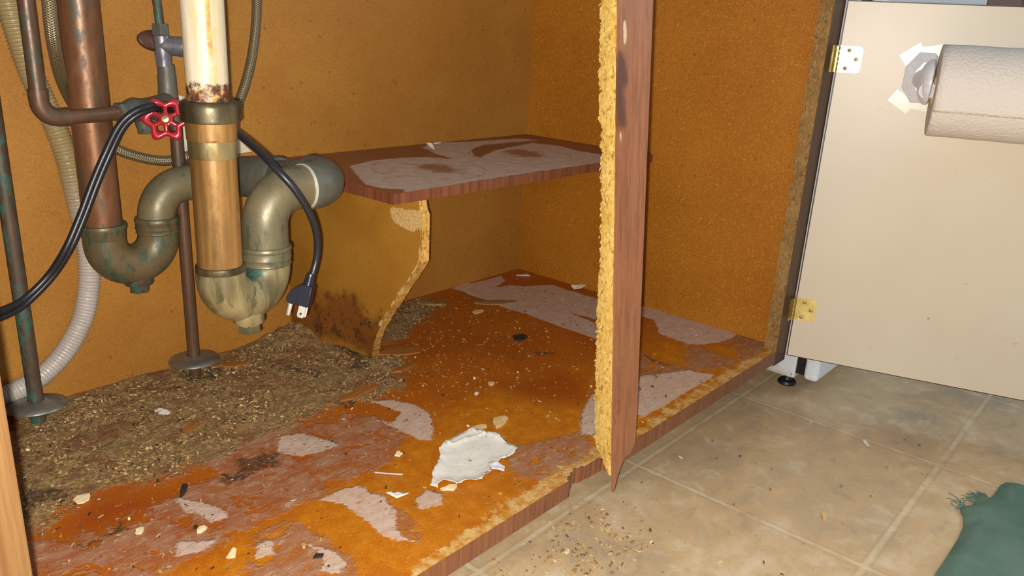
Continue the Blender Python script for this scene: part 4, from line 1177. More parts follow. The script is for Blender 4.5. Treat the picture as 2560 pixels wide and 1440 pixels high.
def hexnut(mb, base, axis, r, h, mi=0):
    ax = Vector(axis).normalized(); base = Vector(base)
    ref = Vector((1, 0, 0)) if abs(ax.x) < 0.9 else Vector((0, 1, 0))
    n1 = (ref - ax * ref.dot(ax)).normalized(); n2 = ax.cross(n1)
    vs = []
    for hh, rr in ((0, r * 0.94), (h * 0.12, r), (h * 0.88, r), (h, r * 0.94)):
        vs += [base + ax * hh + (n1 * math.cos(math.pi / 3 * k) + n2 * math.sin(math.pi / 3 * k)) * rr for k in range(6)]
    fa = [(i * 6 + k, i * 6 + (k + 1) % 6, (i + 1) * 6 + (k + 1) % 6, (i + 1) * 6 + k) for i in range(3) for k in range(6)]
    fa += [tuple(range(6))[::-1], tuple(range(18, 24))]
    mb.add(vs, fa, mi)

# left drain: copper drop pipe, P-trap, arm to the tee
LXp, LY = 0.3608, 0.47
LRx = 0.4221
ld = thing('copper_drain', (LXp, LY, 0.16), 'left copper drain pipe with a greenish trap hanging above no floor contact', 'drain pipe')
ld['label'] = 'wide copper drain pipe at left running into a greenish trap with plug'
b = MB(); b.lathe([(0.0198, 0.231), (0.0198, 0.60)], (LXp, LY, 0), (0, 0, 1), 40)
build('drop_pipe', b, 'copper_pipe', ld)
b = MB()
cx = (LXp + LRx) / 2; half = (LRx - LXp) / 2
zc = 0.2140
path = [Vector((LXp, LY, 0.2290)), Vector((LXp, LY, 0.2215))] + arc((cx, LY, zc), half, math.pi, 2 * math.pi, (1, 0, 0), (0, 0, 1), 22) + [Vector((LRx, LY, 0.2215)), Vector((LRx, LY, 0.2285))]
rad = [0.0222] * len(path)
for i in range(len(path)):
    t = i / (len(path) - 1)
    rad[i] = 0.0222 + 0.0012 * math.sin(math.pi * t)
b.tube(path, rad, 36)
build('trap_bend', b, 'cast_fitting_green', ld)
b = MB()
b.lathe([(0.0200, 0.236), (0.0236, 0.2358), (0.0244, 0.2335), (0.0242, 0.2310), (0.0232, 0.2285), (0.0226, 0.2200), (0.0215, 0.2180)], (LXp, LY, 0), (0, 0, 1), 40)
build('hub', b, 'cast_fitting_green', ld)
b = MB()
b.lathe([(0.0212, 0.2360), (0.0236, 0.2355), (0.0246, 0.2330), (0.0244, 0.2300), (0.0236, 0.2290), (0.0236, 0.2235), (0.0244, 0.2228), (0.0236, 0.2215), (0.0236, 0.2188), (0.0240, 0.2180), (0.0226, 0.2168)], (LRx, LY, 0), (0, 0, 1), 40)
build('hub', b, 'cast_fitting_green', ld)
b = MB()
b.lathe([(0.0158, 0.1680), (0.0160, 0.1605), (0.0150, 0.1590), (0.0105, 0.1585), (0.0105, 0.1570)], (cx + 0.002, LY - 0.002, 0), (0, 0, 1), 32)
hexnut(b, (cx + 0.002, LY - 0.002, 0.1580), (0, 0, -1), 0.0112, 0.0085)
build('cleanout_plug', b, 'verdigris_pipe', ld)
b = MB()
path = [Vector((LRx, LY, 0.2340))] + arc((LRx + 0.036, LY, 0.2345), 0.036, math.pi, math.pi / 2, (1, 0, 0), (0, 0, 1), 16) + [Vector((LRx + 0.042, LY, 0.2706)), Vector((LRx + 0.058, LY, 0.2702))]
b.tube(path, [0.0208] * 12 + [0.0206] * (len(path) - 12), 36)
build('elbow', b, 'cast_fitting', ld)
b = MB()
b.tube([(LRx + 0.040, LY, 0.2706), (LRx + 0.085, LY, 0.2700)], 0.0200, 32)
b.tube([(LRx + 0.046, LY, 0.2706), (LRx + 0.049, LY, 0.2706)], [0.0224, 0.0224], 32)
build('trap_arm', b, 'copper_pipe', ld)

# centre drain: white tailpiece, slip nut, brass pipe, trap, elbows back to the wall tee
CX, CY = 0.3722, 0.24
RX, RY = 0.4275, 0.249
cd = thing('brass_drain', (CX, CY, 0.18), 'drain with rusty white upper pipe, brass pipe and stained trap in front', 'drain pipe')
b = MB(); b.lathe([(0.0150, 0.3905), (0.0180, 0.3905), (0.0181, 0.45), (0.0181, 0.52), (0.0181, 0.60)], (CX - 0.0012, CY, 0), (0, 0, 1), 64)
build('tailpiece', b, 'rusted_white_pipe', cd)
b = MB()
b.lathe([(0.0185, 0.3925), (0.0235, 0.3922), (0.0255, 0.3905), (0.0262, 0.3870), (0.0256, 0.3780), (0.0262, 0.3765), (0.0256, 0.3745), (0.0215, 0.3735)], (CX, CY, 0), (0, 0, 1), 48)
build('slip_nut', b, 'slip_nut', cd)
b = MB()
b.lathe([(0.0226, 0.3745), (0.0224, 0.3700), (0.0219, 0.3600), (0.0219, 0.3585), (0.0210, 0.3570)], (CX, CY, 0), (0, 0, 1), 48)
build('collar', b, 'brass_pipe', cd)
b = MB()
b.lathe([(0.0214, 0.3580), (0.0213, 0.3440), (0.0206, 0.3420)], (CX, CY, 0), (0, 0, 1), 48)
o = build('band', b, 'worn_brass', cd)
o['label'] = 'shiny worn brass band'
b = MB(); b.lathe([(0.0204, 0.345), (0.0204, 0.232)], (CX, CY, 0), (0, 0, 1), 48)
build('drop_pipe', b, 'brass_pipe', cd)
b = MB()
b.lathe([(0.0206, 0.2405), (0.0224, 0.2402), (0.0229, 0.2385), (0.0229, 0.2345), (0.0224, 0.2330)], (CX, CY, 0), (0, 0, 1), 48)
o = build('joint_ring', b, 'slip_nut', cd)
b = MB()
hv = Vector((RX - CX, RY - CY, 0)); half = hv.length / 2; e1 = hv.normalized()
mid = Vector(((CX + RX) / 2, (CY + RY) / 2, 0.2290))
path = [Vector((CX, CY, 0.2390)), Vector((CX, CY, 0.2340))] + arc(mid, half, math.pi, 2 * math.pi, e1, (0, 0, 1), 24) + [Vector((RX, RY, 0.2340)), Vector((RX, RY, 0.2385))]
rad = [0.0226 + 0.0014 * math.sin(math.pi * i / (len(path) - 1)) for i in range(len(path))]
b.tube(path, rad, 40)
build('trap_bend', b, 'cast_fitting_stained', cd)
b = MB()
b.lathe([(0.0222, 0.2485), (0.0240, 0.2482), (0.0250, 0.2462), (0.0248, 0.2440), (0.0240, 0.2432), (0.0240, 0.2370), (0.0246, 0.2362), (0.0240, 0.2350), (0.0238, 0.2310), (0.0242, 0.2300), (0.0230, 0.2288)], (RX, RY, 0), (0, 0, 1), 44)
build('hub', b, 'cast_fitting', cd)
b = MB()
px_, py_ = mid.x - 0.002, mid.y - 0.006
b.lathe([(0.0150, 0.1880), (0.0150, 0.1780), (0.0142, 0.1762), (0.0108, 0.1757), (0.0108, 0.1740)], (px_, py_, 0), (0, 0, 1), 32)
hexnut(b, (px_, py_, 0.1750), (0, 0, -1), 0.0118, 0.0090, 1)
build('cleanout_plug', b, ['cast_fitting_stained', 'dark_plug'], cd)
RR = 0.034
b = MB()
path = [Vector((RX, RY, 0.2440)), Vector((RX, RY, 0.2560))] + arc((RX + RR, RY, 0.2680), RR, math.pi, math.pi / 2, (1, 0, 0), (0, 0, 1), 16) + [Vector((RX + RR + 0.004, RY, 0.3020)), Vector((RX + RR + 0.014, RY, 0.3020))]
b.tube(path, 0.0222, 40)
build('riser_elbow', b, 'cast_fitting', cd)
b = MB()
ex = RX + RR + 0.013
b.tube([(ex - 0.0015, RY, 0.3020), (ex + 0.0015, RY, 0.3020)], [0.0236, 0.0236], 44)
o = build('solder_ring', b, 'solder', cd)
o['label'] = 'bright solder ring on the elbow mouth'
b = MB()
ex2 = ex + 0.001
path = [Vector((ex2, RY, 0.3020)), Vector((ex2 + 0.004, RY, 0.3020))] + arc((ex2 + 0.004, RY + 0.030, 0.3020), 0.030, -math.pi / 2, 0, (1, 0, 0), (0, 1, 0), 14) + [Vector((ex2 + 0.034, RY + 0.036, 0.3018))]
b.tube(path, 0.0245, 40)
build('back_elbow', b, 'grey_fitting', cd)
TX = ex2 + 0.034
b = MB()
b.tube([(TX, RY + 0.030, 0.3018), (TX, RY + 0.12, 0.288), (TX, LY, 0.2705), (TX, 0.559, 0.2650)], 0.0205, 36)
build('waste_pipe', b, 'grey_fitting', cd)
b = MB()
b.tube([(TX, RY + 0.095, 0.2925), (TX, RY + 0.098, 0.2920), (TX, LY + 0.035, 0.2690), (TX, LY + 0.040, 0.2685)], [0.0225, 0.0240, 0.0240, 0.0225], 36)
b.tube([(LRx + 0.0745, LY, 0.2702), (TX, LY, 0.2705)], 0.0232, 32)
build('tee_fitting', b, 'grey_fitting', cd)

# left water pipe with its slid-up floor flange
def flange(parent, x, y, z, tilt, mat='dull_steel'):
    b = MB()
    ax = Vector((tilt[0], tilt[1], 1)).normalized()
    b.lathe([(0.0088, 0.0055), (0.0100, 0.0056), (0.0135, 0.0040), (0.0240, 0.0028), (0.0300, 0.0010), (0.0318, -0.0014), (0.0322, -0.0022), (0.0312, -0.0018), (0.0235, 0.0012), (0.0088, 0.0030)], (x, y, z), ax, 48)
    return build('floor_flange', b, mat, parent)

wp = thing('water_pipe', (0.2818, 0.512, 0.0), 'thin green-crusted water pipe at the far left edge standing in a steel flange', 'water pipe')
b = MB(); b.lathe([(0.0080, -0.02), (0.0080, 0.52)], (0.2818, 0.512, 0), (0, 0, 1), 28)
build('riser', b, 'verdigris_pipe', wp)
flange(wp, 0.2818, 0.512, 0.0245, (0.03, 0.06))

# second supply pipe with its valves
sv = thing('valved_water_pipe', (0.4758, 0.514, 0.0), 'thin water pipe in a steel flange carrying a red wheel valve', 'water pipe')
b = MB(); b.lathe([(0.0078, -0.02), (0.0078, 0.352)], (0.4758, 0.514, 0), (0, 0, 1), 28)
build('riser', b, 'copper_supply', sv)
flange(sv, 0.4758, 0.514, 0.0250, (0.0, 0.03))
b = MB()
b.lathe([(0.0079, 0.345), (0.0108, 0.346), (0.0112, 0.350), (0.0112, 0.374), (0.0106, 0.378), (0.0106, 0.392), (0.0098, 0.394), (0.0100, 0.402), (0.0094, 0.405)], (0.4690, 0.513, 0), (0, 0, 1), 28)
b.tube([(0.4745, 0.5135, 0.335), (0.4700, 0.513, 0.352)], 0.0088, 24)
build('tee_fitting', b, 'grey_fitting', sv)
b = MB()
pth = spline([(0.3834, 0.45, 0.3590), (0.3960, 0.455, 0.3600), (0.4107, 0.462, 0.3606), (0.4449, 0.49, 0.3625), (0.4669, 0.511, 0.3639)], 6)
rr = []
for i in range(len(pth)):
    t = i / (len(pth) - 1)
    rr.append(0.0095 + 0.0035 * math.exp(-((t - 0.36) / 0.16) ** 2))
b.tube(pth, rr, 28)
hexnut(b, (0.3800, 0.4485, 0.3588), (0.9, 0.25, 0.02), 0.0112, 0.010)
build('valve_body', b, 'grey_fitting', sv)
b = MB()
b.tube([(0.4108, 0.462, 0.356), (0.4128, 0.462, 0.345), (0.4135, 0.462, 0.3405)], [0.0088, 0.0084, 0.0082], 22)
hexnut(b, (0.4132, 0.462, 0.3420), (0.03, 0, -1), 0.0082, 0.0085)
build('drain_cap', b, 'grey_fitting', sv)
hwc = Vector((0.4125, 0.4080, 0.3552)); hwn = Vector((-0.50, -0.82, 0.22)).normalized()
b = MB()
b.tube([Vector((0.4150, 0.462, 0.3600)), hwc + Vector((0.003, 0.022, 0.001)), hwc - hwn * 0.003], [0.0075, 0.0062, 0.0042], 20)
build('valve_stem', b, 'grey_fitting', sv)
# scalloped red handwheel with six openings
def handwheel():
    bm = bmesh.new()
    ref = Vector((0, 0, 1)); n1 = (ref - hwn * ref.dot(hwn)).normalized(); n2 = hwn.cross(n1)
    Rm, lob = 0.0172, 0.0028
    mb = MB()
    N = 96
    def P(a, r, h):
        return hwc + (n1 * math.cos(a) + n2 * math.sin(a)) * r + hwn * h
    # rim: lobed ring of round section
    ring = []
    for i in range(N + 1):
        a = 2 * math.pi * i / N
        ring.append((a + math.pi / 6, Rm + lob * math.cos(6 * a)))
    S = 16
    vs = []
    for a, r in ring[:-1]:
        th = 0.0041 + 0.0008 * math.cos(6 * (a - math.pi / 6))
        for k in range(S):
            p = 2 * math.pi * k / S
            vs.append(P(a, r + th * math.cos(p), 0.0034 * math.sin(p)))
    fa = [(i * S + k, ((i + 1) % N) * S + k, ((i + 1) % N) * S + (k + 1) % S, i * S + (k + 1) % S) for i in range(N) for k in range(S)]
    mb.add(vs, fa, 0, True)
    # six spokes
    for q in range(6):
        a = math.pi / 3 * q
        mb.tube([P(a, 0.0040, 0.0010), P(a, 0.010, 0.0002), P(a, 0.0150, 0.0)], [0.0030, 0.0023, 0.0026], 12)
    mb.lathe([(0.0068, -0.0035), (0.0076, 0.0), (0.0066, 0.0026), (0.0040, 0.0032)], hwc, hwn, 28)
    o = build('handwheel', mb, 'red_enamel', sv)
    o['label'] = 'red scalloped handwheel'
    nb = MB()
    nb.lathe([(0.0046, 0.0022), (0.0046, 0.0044), (0.0036, 0.0060), (0.0001, 0.0066)], hwc, hwn, 20)
    build('wheel_screw', nb, 'worn_brass', o)
handwheel()
# copper line coming down at the left and turning into the valve
cl = thing('copper_supply_line', (0.3015, 0.44, 0.355), 'thin copper line at left turning at an elbow towards the red valve', 'water pipe')
b = MB(); b.lathe([(0.0076, 0.378), (0.0076, 0.60)], (0.3016, 0.44, 0), (0, 0, 1), 28)
build('vertical_pipe', b, 'copper_supply', cl)
b = MB()
path = [Vector((0.3016, 0.44, 0.3860)), Vector((0.3016, 0.44, 0.3760))] + arc((0.3016 + 0.0165, 0.44, 0.3745), 0.0165, math.pi, 1.5 * math.pi, (1, 0, 0), (0, 0, 1), 12) + [Vector((0.3200, 0.4402, 0.3580)), Vector((0.3275, 0.4405, 0.3580))]
b.tube(path, [0.0092, 0.0090] + [0.0089] * (len(path) - 4) + [0.0090, 0.0092], 28)
build('elbow', b, 'copper_supply', cl)
b = MB(); b.tube([(0.3240, 0.4404, 0.3580), (0.3511, 0.442, 0.3584), (0.3795, 0.449, 0.3587)], 0.0074, 26)
build('horizontal_pipe', b, 'copper_supply', cl)

# shut-off valve above, with its oval copper knob and thin riser tube
sx, sy = 0.4668, 0.5125
so = thing('shutoff_valve', (sx, sy, 0.404), 'small grey shut-off valve with oval brown knob behind the white pipe', 'valve')
b = MB()
b.lathe([(0.0090, 0.403), (0.0092, 0.412), (0.0100, 0.416), (0.0102, 0.432), (0.0094, 0.437), (0.0080, 0.438)], (sx, sy, 0), (0, 0, 1), 26)
build('valve_body', b, 'chrome_valve', so)
b = MB()
hexnut(b, (sx - 0.0010, sy, 0.4375), (0, 0, 1), 0.0098, 0.0130)
build('compression_nut', b, 'grey_fitting', so)
b = MB(); b.tube([(sx - 0.0012, sy, 0.4480), (sx - 0.0028, sy, 0.478), (sx - 0.004, sy, 0.56)], 0.0050, 20)
build('riser_tube', b, 'verdigris_pipe', so)
b = MB()
ax = Vector((0.62, -0.78, -0.06)).normalized()
b.lathe([(0.0001, -0.0165), (0.0060, -0.0158), (0.0098, -0.012), (0.0112, -0.004), (0.0112, 0.010), (0.0116, 0.011), (0.0116, 0.021), (0.0100, 0.026), (0.0001, 0.0262)], (sx + 0.006, sy - 0.004, 0.4262), Vector((0.80, -0.58, -0.04)), 32)
build('bonnet', b, 'chrome_valve', so)
b = MB()
# oval knob disc
kn = Vector((0.25, -0.90, 0.30)).normalized(); kc = Vector((sx - 0.0075, sy + 0.004, 0.4310))
u1 = (Vector((1, 0, 0)) - kn * kn.x).normalized(); u2 = kn.cross(u1)
prof = [(0.02, -0.0045), (0.80, -0.0040), (1.0, -0.0015), (1.0, 0.0015), (0.85, 0.0038), (0.40, 0.0046), (0.02, 0.0046)]
vs = []
for s, h in prof:
    for k in range(40):
        a = 2 * math.pi * k / 40
        vs.append(kc + u1 * (0.0225 * s * math.cos(a)) + u2 * (0.0120 * s * math.sin(a)) + kn * h)
b.add(vs, [(i * 40 + k, i * 40 + (k + 1) % 40, (i + 1) * 40 + (k + 1) % 40, (i + 1) * 40 + k) for i in range(6) for k in range(40)], 0, True)
build('knob', b, 'copper_cap', so)

# hoses
b = MB()
pth = resample(spline(BRAID_PATH, 8), 0.004)
pth = [pth[0] + Vector((0, -0.004, 0.09)), pth[0] + Vector((0, -0.002, 0.045))] + pth + [pth[-1] + Vector((0.002, 0, 0.04)), pth[-1] + Vector((0.003, 0, 0.09))]
b.tube(pth, 0.0063, 24)
o = build('braided_hose', b, 'braided_steel', None, loc=(0.4883, 0.545, 0.2859))
tag(o, 'braided steel hose looping low behind the drains', 'hose')

b = MB()
pth = spline([(CORRUGATED_PATH[0][0] - 0.004, 0.533, 0.58)] + CORRUGATED_PATH, 14)
fine = resample(pth, 0.00062)
rads = []
for i in range(len(fine)):
    ph = (i * 0.00062 / 0.0040) % 1.0
    rads.append(0.0113 + 0.0014 * max(0.0, math.sin(2 * math.pi * ph)) ** 0.7)
b.tube(fine, rads, 22)
o = build('corrugated_hose', b, 'corrugated_plastic', None, loc=CORRUGATED_PATH[10])
tag(o, 'whitish corrugated plastic drain hose curving down along the left back', 'hose')

# power cord and plug
pc = thing('power_cord', CORD_PATH[-1], 'black power cord draped over the pipes with its plug hanging free', 'power cord')
b = MB(); b.tube(spline(CORD_PATH, 8), 0.0036, 16)
build('cable', b, 'black_rubber', pc)
b = MB(); b.tube(spline(CORD_STRAND_PATH, 8), 0.0036, 16)
build('cable', b, 'black_rubber', pc)
p0 = Vector(CORD_PATH[-1]) + Vector((0.0003, 0, 0.004)); dirp = (Vector((0.4390, 0.21, 0.1800)) - p0).normalized()
view = Vector((0.80, 0.58, -0.18)).normalized()
side = dirp.cross(view).normalized()                       # across the picture
if side.dot(Vector((0.645, -0.764, 0))) < 0:
    side = -side
depth = side.cross(dirp).normalized()
def pp(a, s, d):
    return p0 + dirp * a + side * s + depth * d
b = MB()
for k in range(5):
    a0 = 0.0005 + k * 0.0022
    b.tube([pp(a0, 0, 0), pp(a0 + 0.0015, 0, 0)], [0.0049 + 0.0003 * k, 0.0051 + 0.0003 * k], 16)
b.tube([pp(-0.003, 0, 0), pp(0.0125, 0, 0)], [0.0040, 0.0052], 16)
# main block and the flat finger grip beside it
def pplace(u, v, h):
    return pp(u, v, h)
b.prism([(0.0095, -0.0052), (0.0095, 0.0060), (0.0300, 0.0068), (0.0310, 0.0060), (0.0310, -0.0062), (0.0300, -0.0068)], pplace, -0.0065, 0.0065)
b.prism([(0.0100, -0.0050), (0.0140, -0.0105), (0.0200, -0.0160), (0.0260, -0.0178), (0.0300, -0.0172), (0.0318, -0.0120), (0.0310, -0.0050)], pplace, -0.0045, 0.0045)
plug = build('plug', b, 'black_plastic', pc, bevel=0.0008)
b = MB()
blade = [(0.0300, -0.0030), (0.0300, 0.0042), (0.0415, 0.0042), (0.0430, 0.0028), (0.0430, -0.0016), (0.0415, -0.0030)]
b.prism(blade, pplace, -0.0040, -0.0030)
build('prong', b, 'solder', plug)
b = MB()
b.prism(blade, pplace, 0.0035, 0.0045)
build('prong', b, 'solder', plug)
b = MB(); b.tube([pp(0.0300, -0.0130, 0), pp(0.0430, -0.0130, 0), pp(0.0445, -0.0130, 0)], [0.0022, 0.0022, 0.0012], 14)
build('prong', b, 'solder', plug)
b = MB(); b.lathe([(0.0001, 0.0), (0.0012, 0.0), (0.0012, 0.0002), (0.0001, 0.0002)], pp(0.0388, 0.0006, -0.00402), depth * -1, 14)
build('prong_hole', b, 'black_iron', plug)

# cream card over the hole in the back panel
b = MB()
b.prism([(p[0], p[2]) for p in PLATE], lambda u, v, h: (u, BACK_Y - h, v), 0.0002, 0.0022)
o = build('hole_cover', b, 'cream_board', None, loc=(0.55, BACK_Y, 0.29))
tag(o, 'cream cover plate on the back panel behind the brass drain', 'cover plate')

# ------------------------------------------------------------------ green cloth on the floor
def make_cloth():
    outline = [(1.071, -0.312), (1.085, -0.3135), (1.098, -0.322), (1.1, -0.331), (1.13, -0.331), (1.150, -0.3225), (1.172, -0.331), (1.185, -0.345), (1.26, -0.44), (1.20, -0.56), (0.80, -0.50), (0.78, -0.36), (0.855, -0.330), (0.898, -0.329), (0.955, -0.3265), (1.009, -0.324), (1.045, -0.320)]
    outline = [(1.1833, -0.3624), (1.1859, -0.3524), (1.179, -0.3416), (1.1632, -0.3374), (1.1304, -0.3365), (1.1148, -0.3344), (1.1239, -0.3288), (1.1243, -0.324), (1.1128, -0.3206), (1.0958, -0.3223), (1.079, -0.3212), (1.072, -0.3143), (1.0654, -0.3116), (1.0551, -0.3139), (1.0476, -0.3188), (1.023, -0.3243), (0.9848, -0.3263), (0.9411, -0.3257), (0.8947, -0.3245), (0.8582, -0.3256), (0.7912, -0.3354), (0.8194, -0.4686), (1.1777, -0.4524), (1.1996, -0.3971)]
    bm = bmesh.new()
    vf = [bm.verts.new((x, y, 0)) for x, y in outline]
    bm.faces.new(vf)
    for k in range(-8, 120):
        bmesh.ops.bisect_plane(bm, geom=bm.verts[:] + bm.edges[:] + bm.faces[:], plane_co=Vector((0.75 + k * 0.006, 0, 0)), plane_no=Vector((1, 0, 0)))
    for k in range(0, 60):
        bmesh.ops.bisect_plane(bm, geom=bm.verts[:] + bm.edges[:] + bm.faces[:], plane_co=Vector((0, -0.62 + k * 0.006, 0)), plane_no=Vector((0, 1, 0)))
    bmesh.ops.recalc_face_normals(bm, faces=bm.faces[:])
    vs = np.array([(v.co.x, v.co.y) for v in bm.verts])
    bm.verts.index_update()
    fa = [tuple(v.index for v in f.verts) for f in bm.faces]
    if bm.faces[:] and bm.faces[0].normal.z < 0:
        fa = [f[::-1] for f in fa]
    bnd = [tuple(v.index for v in e.verts) for e in bm.edges if len(e.link_faces) == 1]
    bm.free()
    ins = sdf_polys(vs[:, 0], vs[:, 1], [outline])
    hem = np.exp(-((ins - 0.0095) / 0.0016) ** 2)
    h = 0.004 + np.clip(ins, 0, 0.012) / 0.012 * 0.008 - hem * 0.0045 + 0.004 * vnoise(vs[:, 0] * 14, vs[:, 1] * 14) * np.clip(ins / 0.03, 0, 1)
    mb = MB()
    n = len(vs)
    mb.v = [(x, y, FLOOR_Z + z) for (x, y), z in zip(vs, h)] + [(x, y, FLOOR_Z + 0.0006) for x, y in vs]
    mb.f = fa + [tuple(n + k for k in f)[::-1] for f in fa] + [(a, b2, n + b2, n + a) for a, b2 in bnd]
    mb.mi = [0] * len(mb.f); mb.sm = [True] * len(fa) + [True] * len(fa) + [False] * len(bnd)
    root = thing('green_cloth', (1.05, -0.40, FLOOR_Z), 'folded dark green cloth with a frayed corner lying on the tiled floor', 'cloth')
    build('cloth', mb, 'green_cloth', root, sharp=60)
    fr = MB()
    r = random.Random(8)
    for (x, y) in [(1.0654, -0.3116), (1.1087, -0.322), (1.072, -0.3143), (1.0938, -0.3204), (1.1237, -0.326)]:
        for q in range(7):
            a = r.uniform(0.3, 2.6); L = r.uniform(0.006, 0.020)
            p = Vector((x + r.uniform(-0.004, 0.004), y + r.uniform(-0.003, 0.003), FLOOR_Z + r.uniform(0.002, 0.006)))
            pts = [p]
            for s in range(5):
                a += r.uniform(-0.7, 0.7)
                pts.append(pts[-1] + Vector((math.cos(a), math.sin(a), 0)) * L / 5 + Vector((0, 0, r.uniform(-0.0012, 0.001))))
            pts = [Vector((k.x, k.y, max(k.z, FLOOR_Z + 0.0008))) for k in pts]
            fr.tube(pts, 0.0005, 5)
    pts = [Vector((x, y, FLOOR_Z + 0.0009)) for x, y in [(1.0983, -0.29), (1.0949, -0.2947), (1.0924, -0.3001), (1.087, -0.3052), (1.0829, -0.309)]]
    fr.tube(spline(pts, 6), 0.0005, 6)
    o = build('frayed_threads', fr, 'green_cloth', root)
    o['kind'] = 'stuff'
make_cloth()

# ------------------------------------------------------------------ loose pieces
def chip(name, x, y, lx, ly, rot, thick, mat, label, cat, base=None, group=None, seed=0, sides=7, tilt=(0, 0), curl=0.0, outline=None, edge=0.25):
    r = random.Random(seed)
    if outline is None:
        outline = []
        for k in range(sides):
            a = 2 * math.pi * k / sides
            q = 1 + r.uniform(-edge, edge)
            outline.append((lx / 2 * math.cos(a) * q, ly / 2 * math.sin(a) * q))
    cr, sr = math.cos(rot), math.sin(rot)
    if base is None:
        base = float(floor_height(np.array([x]), np.array([y]))[0]) + 0.0003
    mb = MB()
    n = len(outline)
    bot, top = [], []
    for k, (u, v) in enumerate(outline):
        X = x + u * cr - v * sr; Yv = y + u * sr + v * cr
        z = base + tilt[0] * (u + lx / 2) + tilt[1] * (v + ly / 2) + curl * (u / max(lx, 1e-6)) ** 2
        bot.append((X, Yv, z)); top.append((X + r.uniform(-1, 1) * thick * 0.2, Yv, z + thick * r.uniform(0.75, 1.2)))
    cb_ = (x, y, base + tilt[0] * lx / 2 + tilt[1] * ly / 2)
    ct = (x, y, cb_[2] + thick * 1.15)
    mb.add(bot + top + [cb_, ct], [(k, n + k, n + (k + 1) % n, (k + 1) % n)[::-1] for k in range(n)] + [(2 * n, (k + 1) % n, k) for k in range(n)] + [(2 * n + 1, n + k, n + (k + 1) % n) for k in range(n)])
    o = build(name, mb, mat, None, loc=(x, y, base))
    return tag(o, label, cat, group)

def sheet(name, outline, z, lift, mat, label, cat=None, thick=0.0005, dx=0.005, org=None, parent=None, group=None):
    """A flat torn sheet with slightly lifted, uneven edges."""
    bm = bmesh.new()
    bm.faces.new([bm.verts.new((u, v, 0)) for u, v in outline])
    xs = [p[0] for p in outline]; ys = [p[1] for p in outline]
    k = min(xs) + dx
    while k < max(xs):
        bmesh.ops.bisect_plane(bm, geom=bm.verts[:] + bm.edges[:] + bm.faces[:], plane_co=Vector((k, 0, 0)), plane_no=Vector((1, 0, 0))); k += dx
    k = min(ys) + dx
    while k < max(ys):
        bmesh.ops.bisect_plane(bm, geom=bm.verts[:] + bm.edges[:] + bm.faces[:], plane_co=Vector((0, k, 0)), plane_no=Vector((0, 1, 0))); k += dx
    bmesh.ops.triangulate(bm, faces=[f for f in bm.faces if len(f.verts) > 4])
    bm.verts.index_update()
    V = np.array([(v.co.x, v.co.y) for v in bm.verts])
    fa = [tuple(v.index for v in f.verts) for f in bm.faces]
    if bm.faces[:] and sum(f.normal.z for f in bm.faces) < 0:
        fa = [f[::-1] for f in fa]
    bm.free()
    ins = np.abs(sdf_polys(V[:, 0], V[:, 1], [outline]))
    h = lift * np.exp(-ins / 0.006) * (0.2 + 1.3 * vnoise(V[:, 0] * 60, V[:, 1] * 60)) + 0.0006 * vnoise(V[:, 0] * 90, V[:, 1] * 90)
    base = z(V[:, 0], V[:, 1]) if callable(z) else np.full(len(V), z)
    mb = MB()
    mb.v = [(x, y, b_ + hh) for (x, y), b_, hh in zip(V, base, h)]
    mb.f = fa; mb.mi = [0] * len(fa); mb.sm = [True] * len(fa)
    c = org or (float(V[:, 0].mean()), float(V[:, 1].mean()), float(base.min()))
    o = build(name, mb, mat, parent, loc=c, sharp=70)
    s = o.modifiers.new('thickness', 'SOLIDIFY'); s.thickness = thick; s.offset = 1
    if parent is not None:
        o['label'] = label
        return o
    return tag(o, label, cat, group)

def torn(poly, amp=0.0009, step=0.003, seed=1):
    return jag(list(poly) + [poly[0]], amp, step, seed)[:-1]

zf = lambda x, y: floor_height(x, y) * 0.0 + 0.0007
scrap = sheet('liner_scrap', torn(PAPER, 0.0011, 0.003, 4), zf, 0.0035, 'white_paper', 'large torn white paper scrap at the front middle of the cabinet bottom', 'paper scrap')
fold = [(PAPER[4][0] - 0.001, PAPER[4][1] + 0.001), PAPER[5], PAPER[6], (0.640, 0.1305), (0.612, 0.1355), (0.590, 0.1375)]
sheet('folded_flap', torn(fold, 0.0005, 0.004, 9), 0.0024, 0.002, 'white_paper', 'flap folded back along the rear edge', parent=scrap)
tri = [(0.4660, 0.1165), (0.4700, 0.1180), (0.4990, 0.1035), (0.4800, 0.0985)]
sheet('paper_triangle', [(0.4724, 0.1183), (0.4779, 0.1171), (0.4905, 0.1007), (0.4744, 0.103)], 0.0008, 0.001, 'white_paper', 'small white paper triangle left of the large torn scrap', 'paper scrap')
sheet('blue_paper_scrap', [(0.5930, 0.0840), (0.6020, 0.0800), (0.6010, 0.0660), (0.5930, 0.0600), (0.5900, 0.0680), (0.5860, 0.0720)], 0.0008, 0.002, 'blue_white_paper', 'tiny bluish scrap at the right end of the large torn scrap', 'paper scrap')
chip('white_fleck', 0.7145, 0.2171, 0.009, 0.006, 0.3, 0.0012, 'white_paper', 'white paper fleck in the middle of the orange cabinet bottom', 'paper scrap', group='small white paper flecks', seed=3)
chip('white_fleck', 0.7478, 0.2534, 0.006, 0.004, 0.9, 0.0010, 'white_paper', 'smallest white fleck, just behind the other fleck on the orange bottom', 'paper scrap', group='small white paper flecks', seed=5)
chip('curled_scrap', 1.1830, 0.4000, 0.030, 0.014, -1.2, 0.0006, 'white_paper', 'curled white scrap against the right side panel beside the broken stile', 'paper scrap', group='curled paper scraps', seed=6, curl=0.018, tilt=(0.1, 0.3))
chip('plaster_crumb', 1.1700, 0.5230, 0.026, 0.011, -0.5, 0.0014, 'white_paper', 'white crumbly bits in the far back corner of the cabinet bottom', 'crumb', seed=8, edge=0.5)
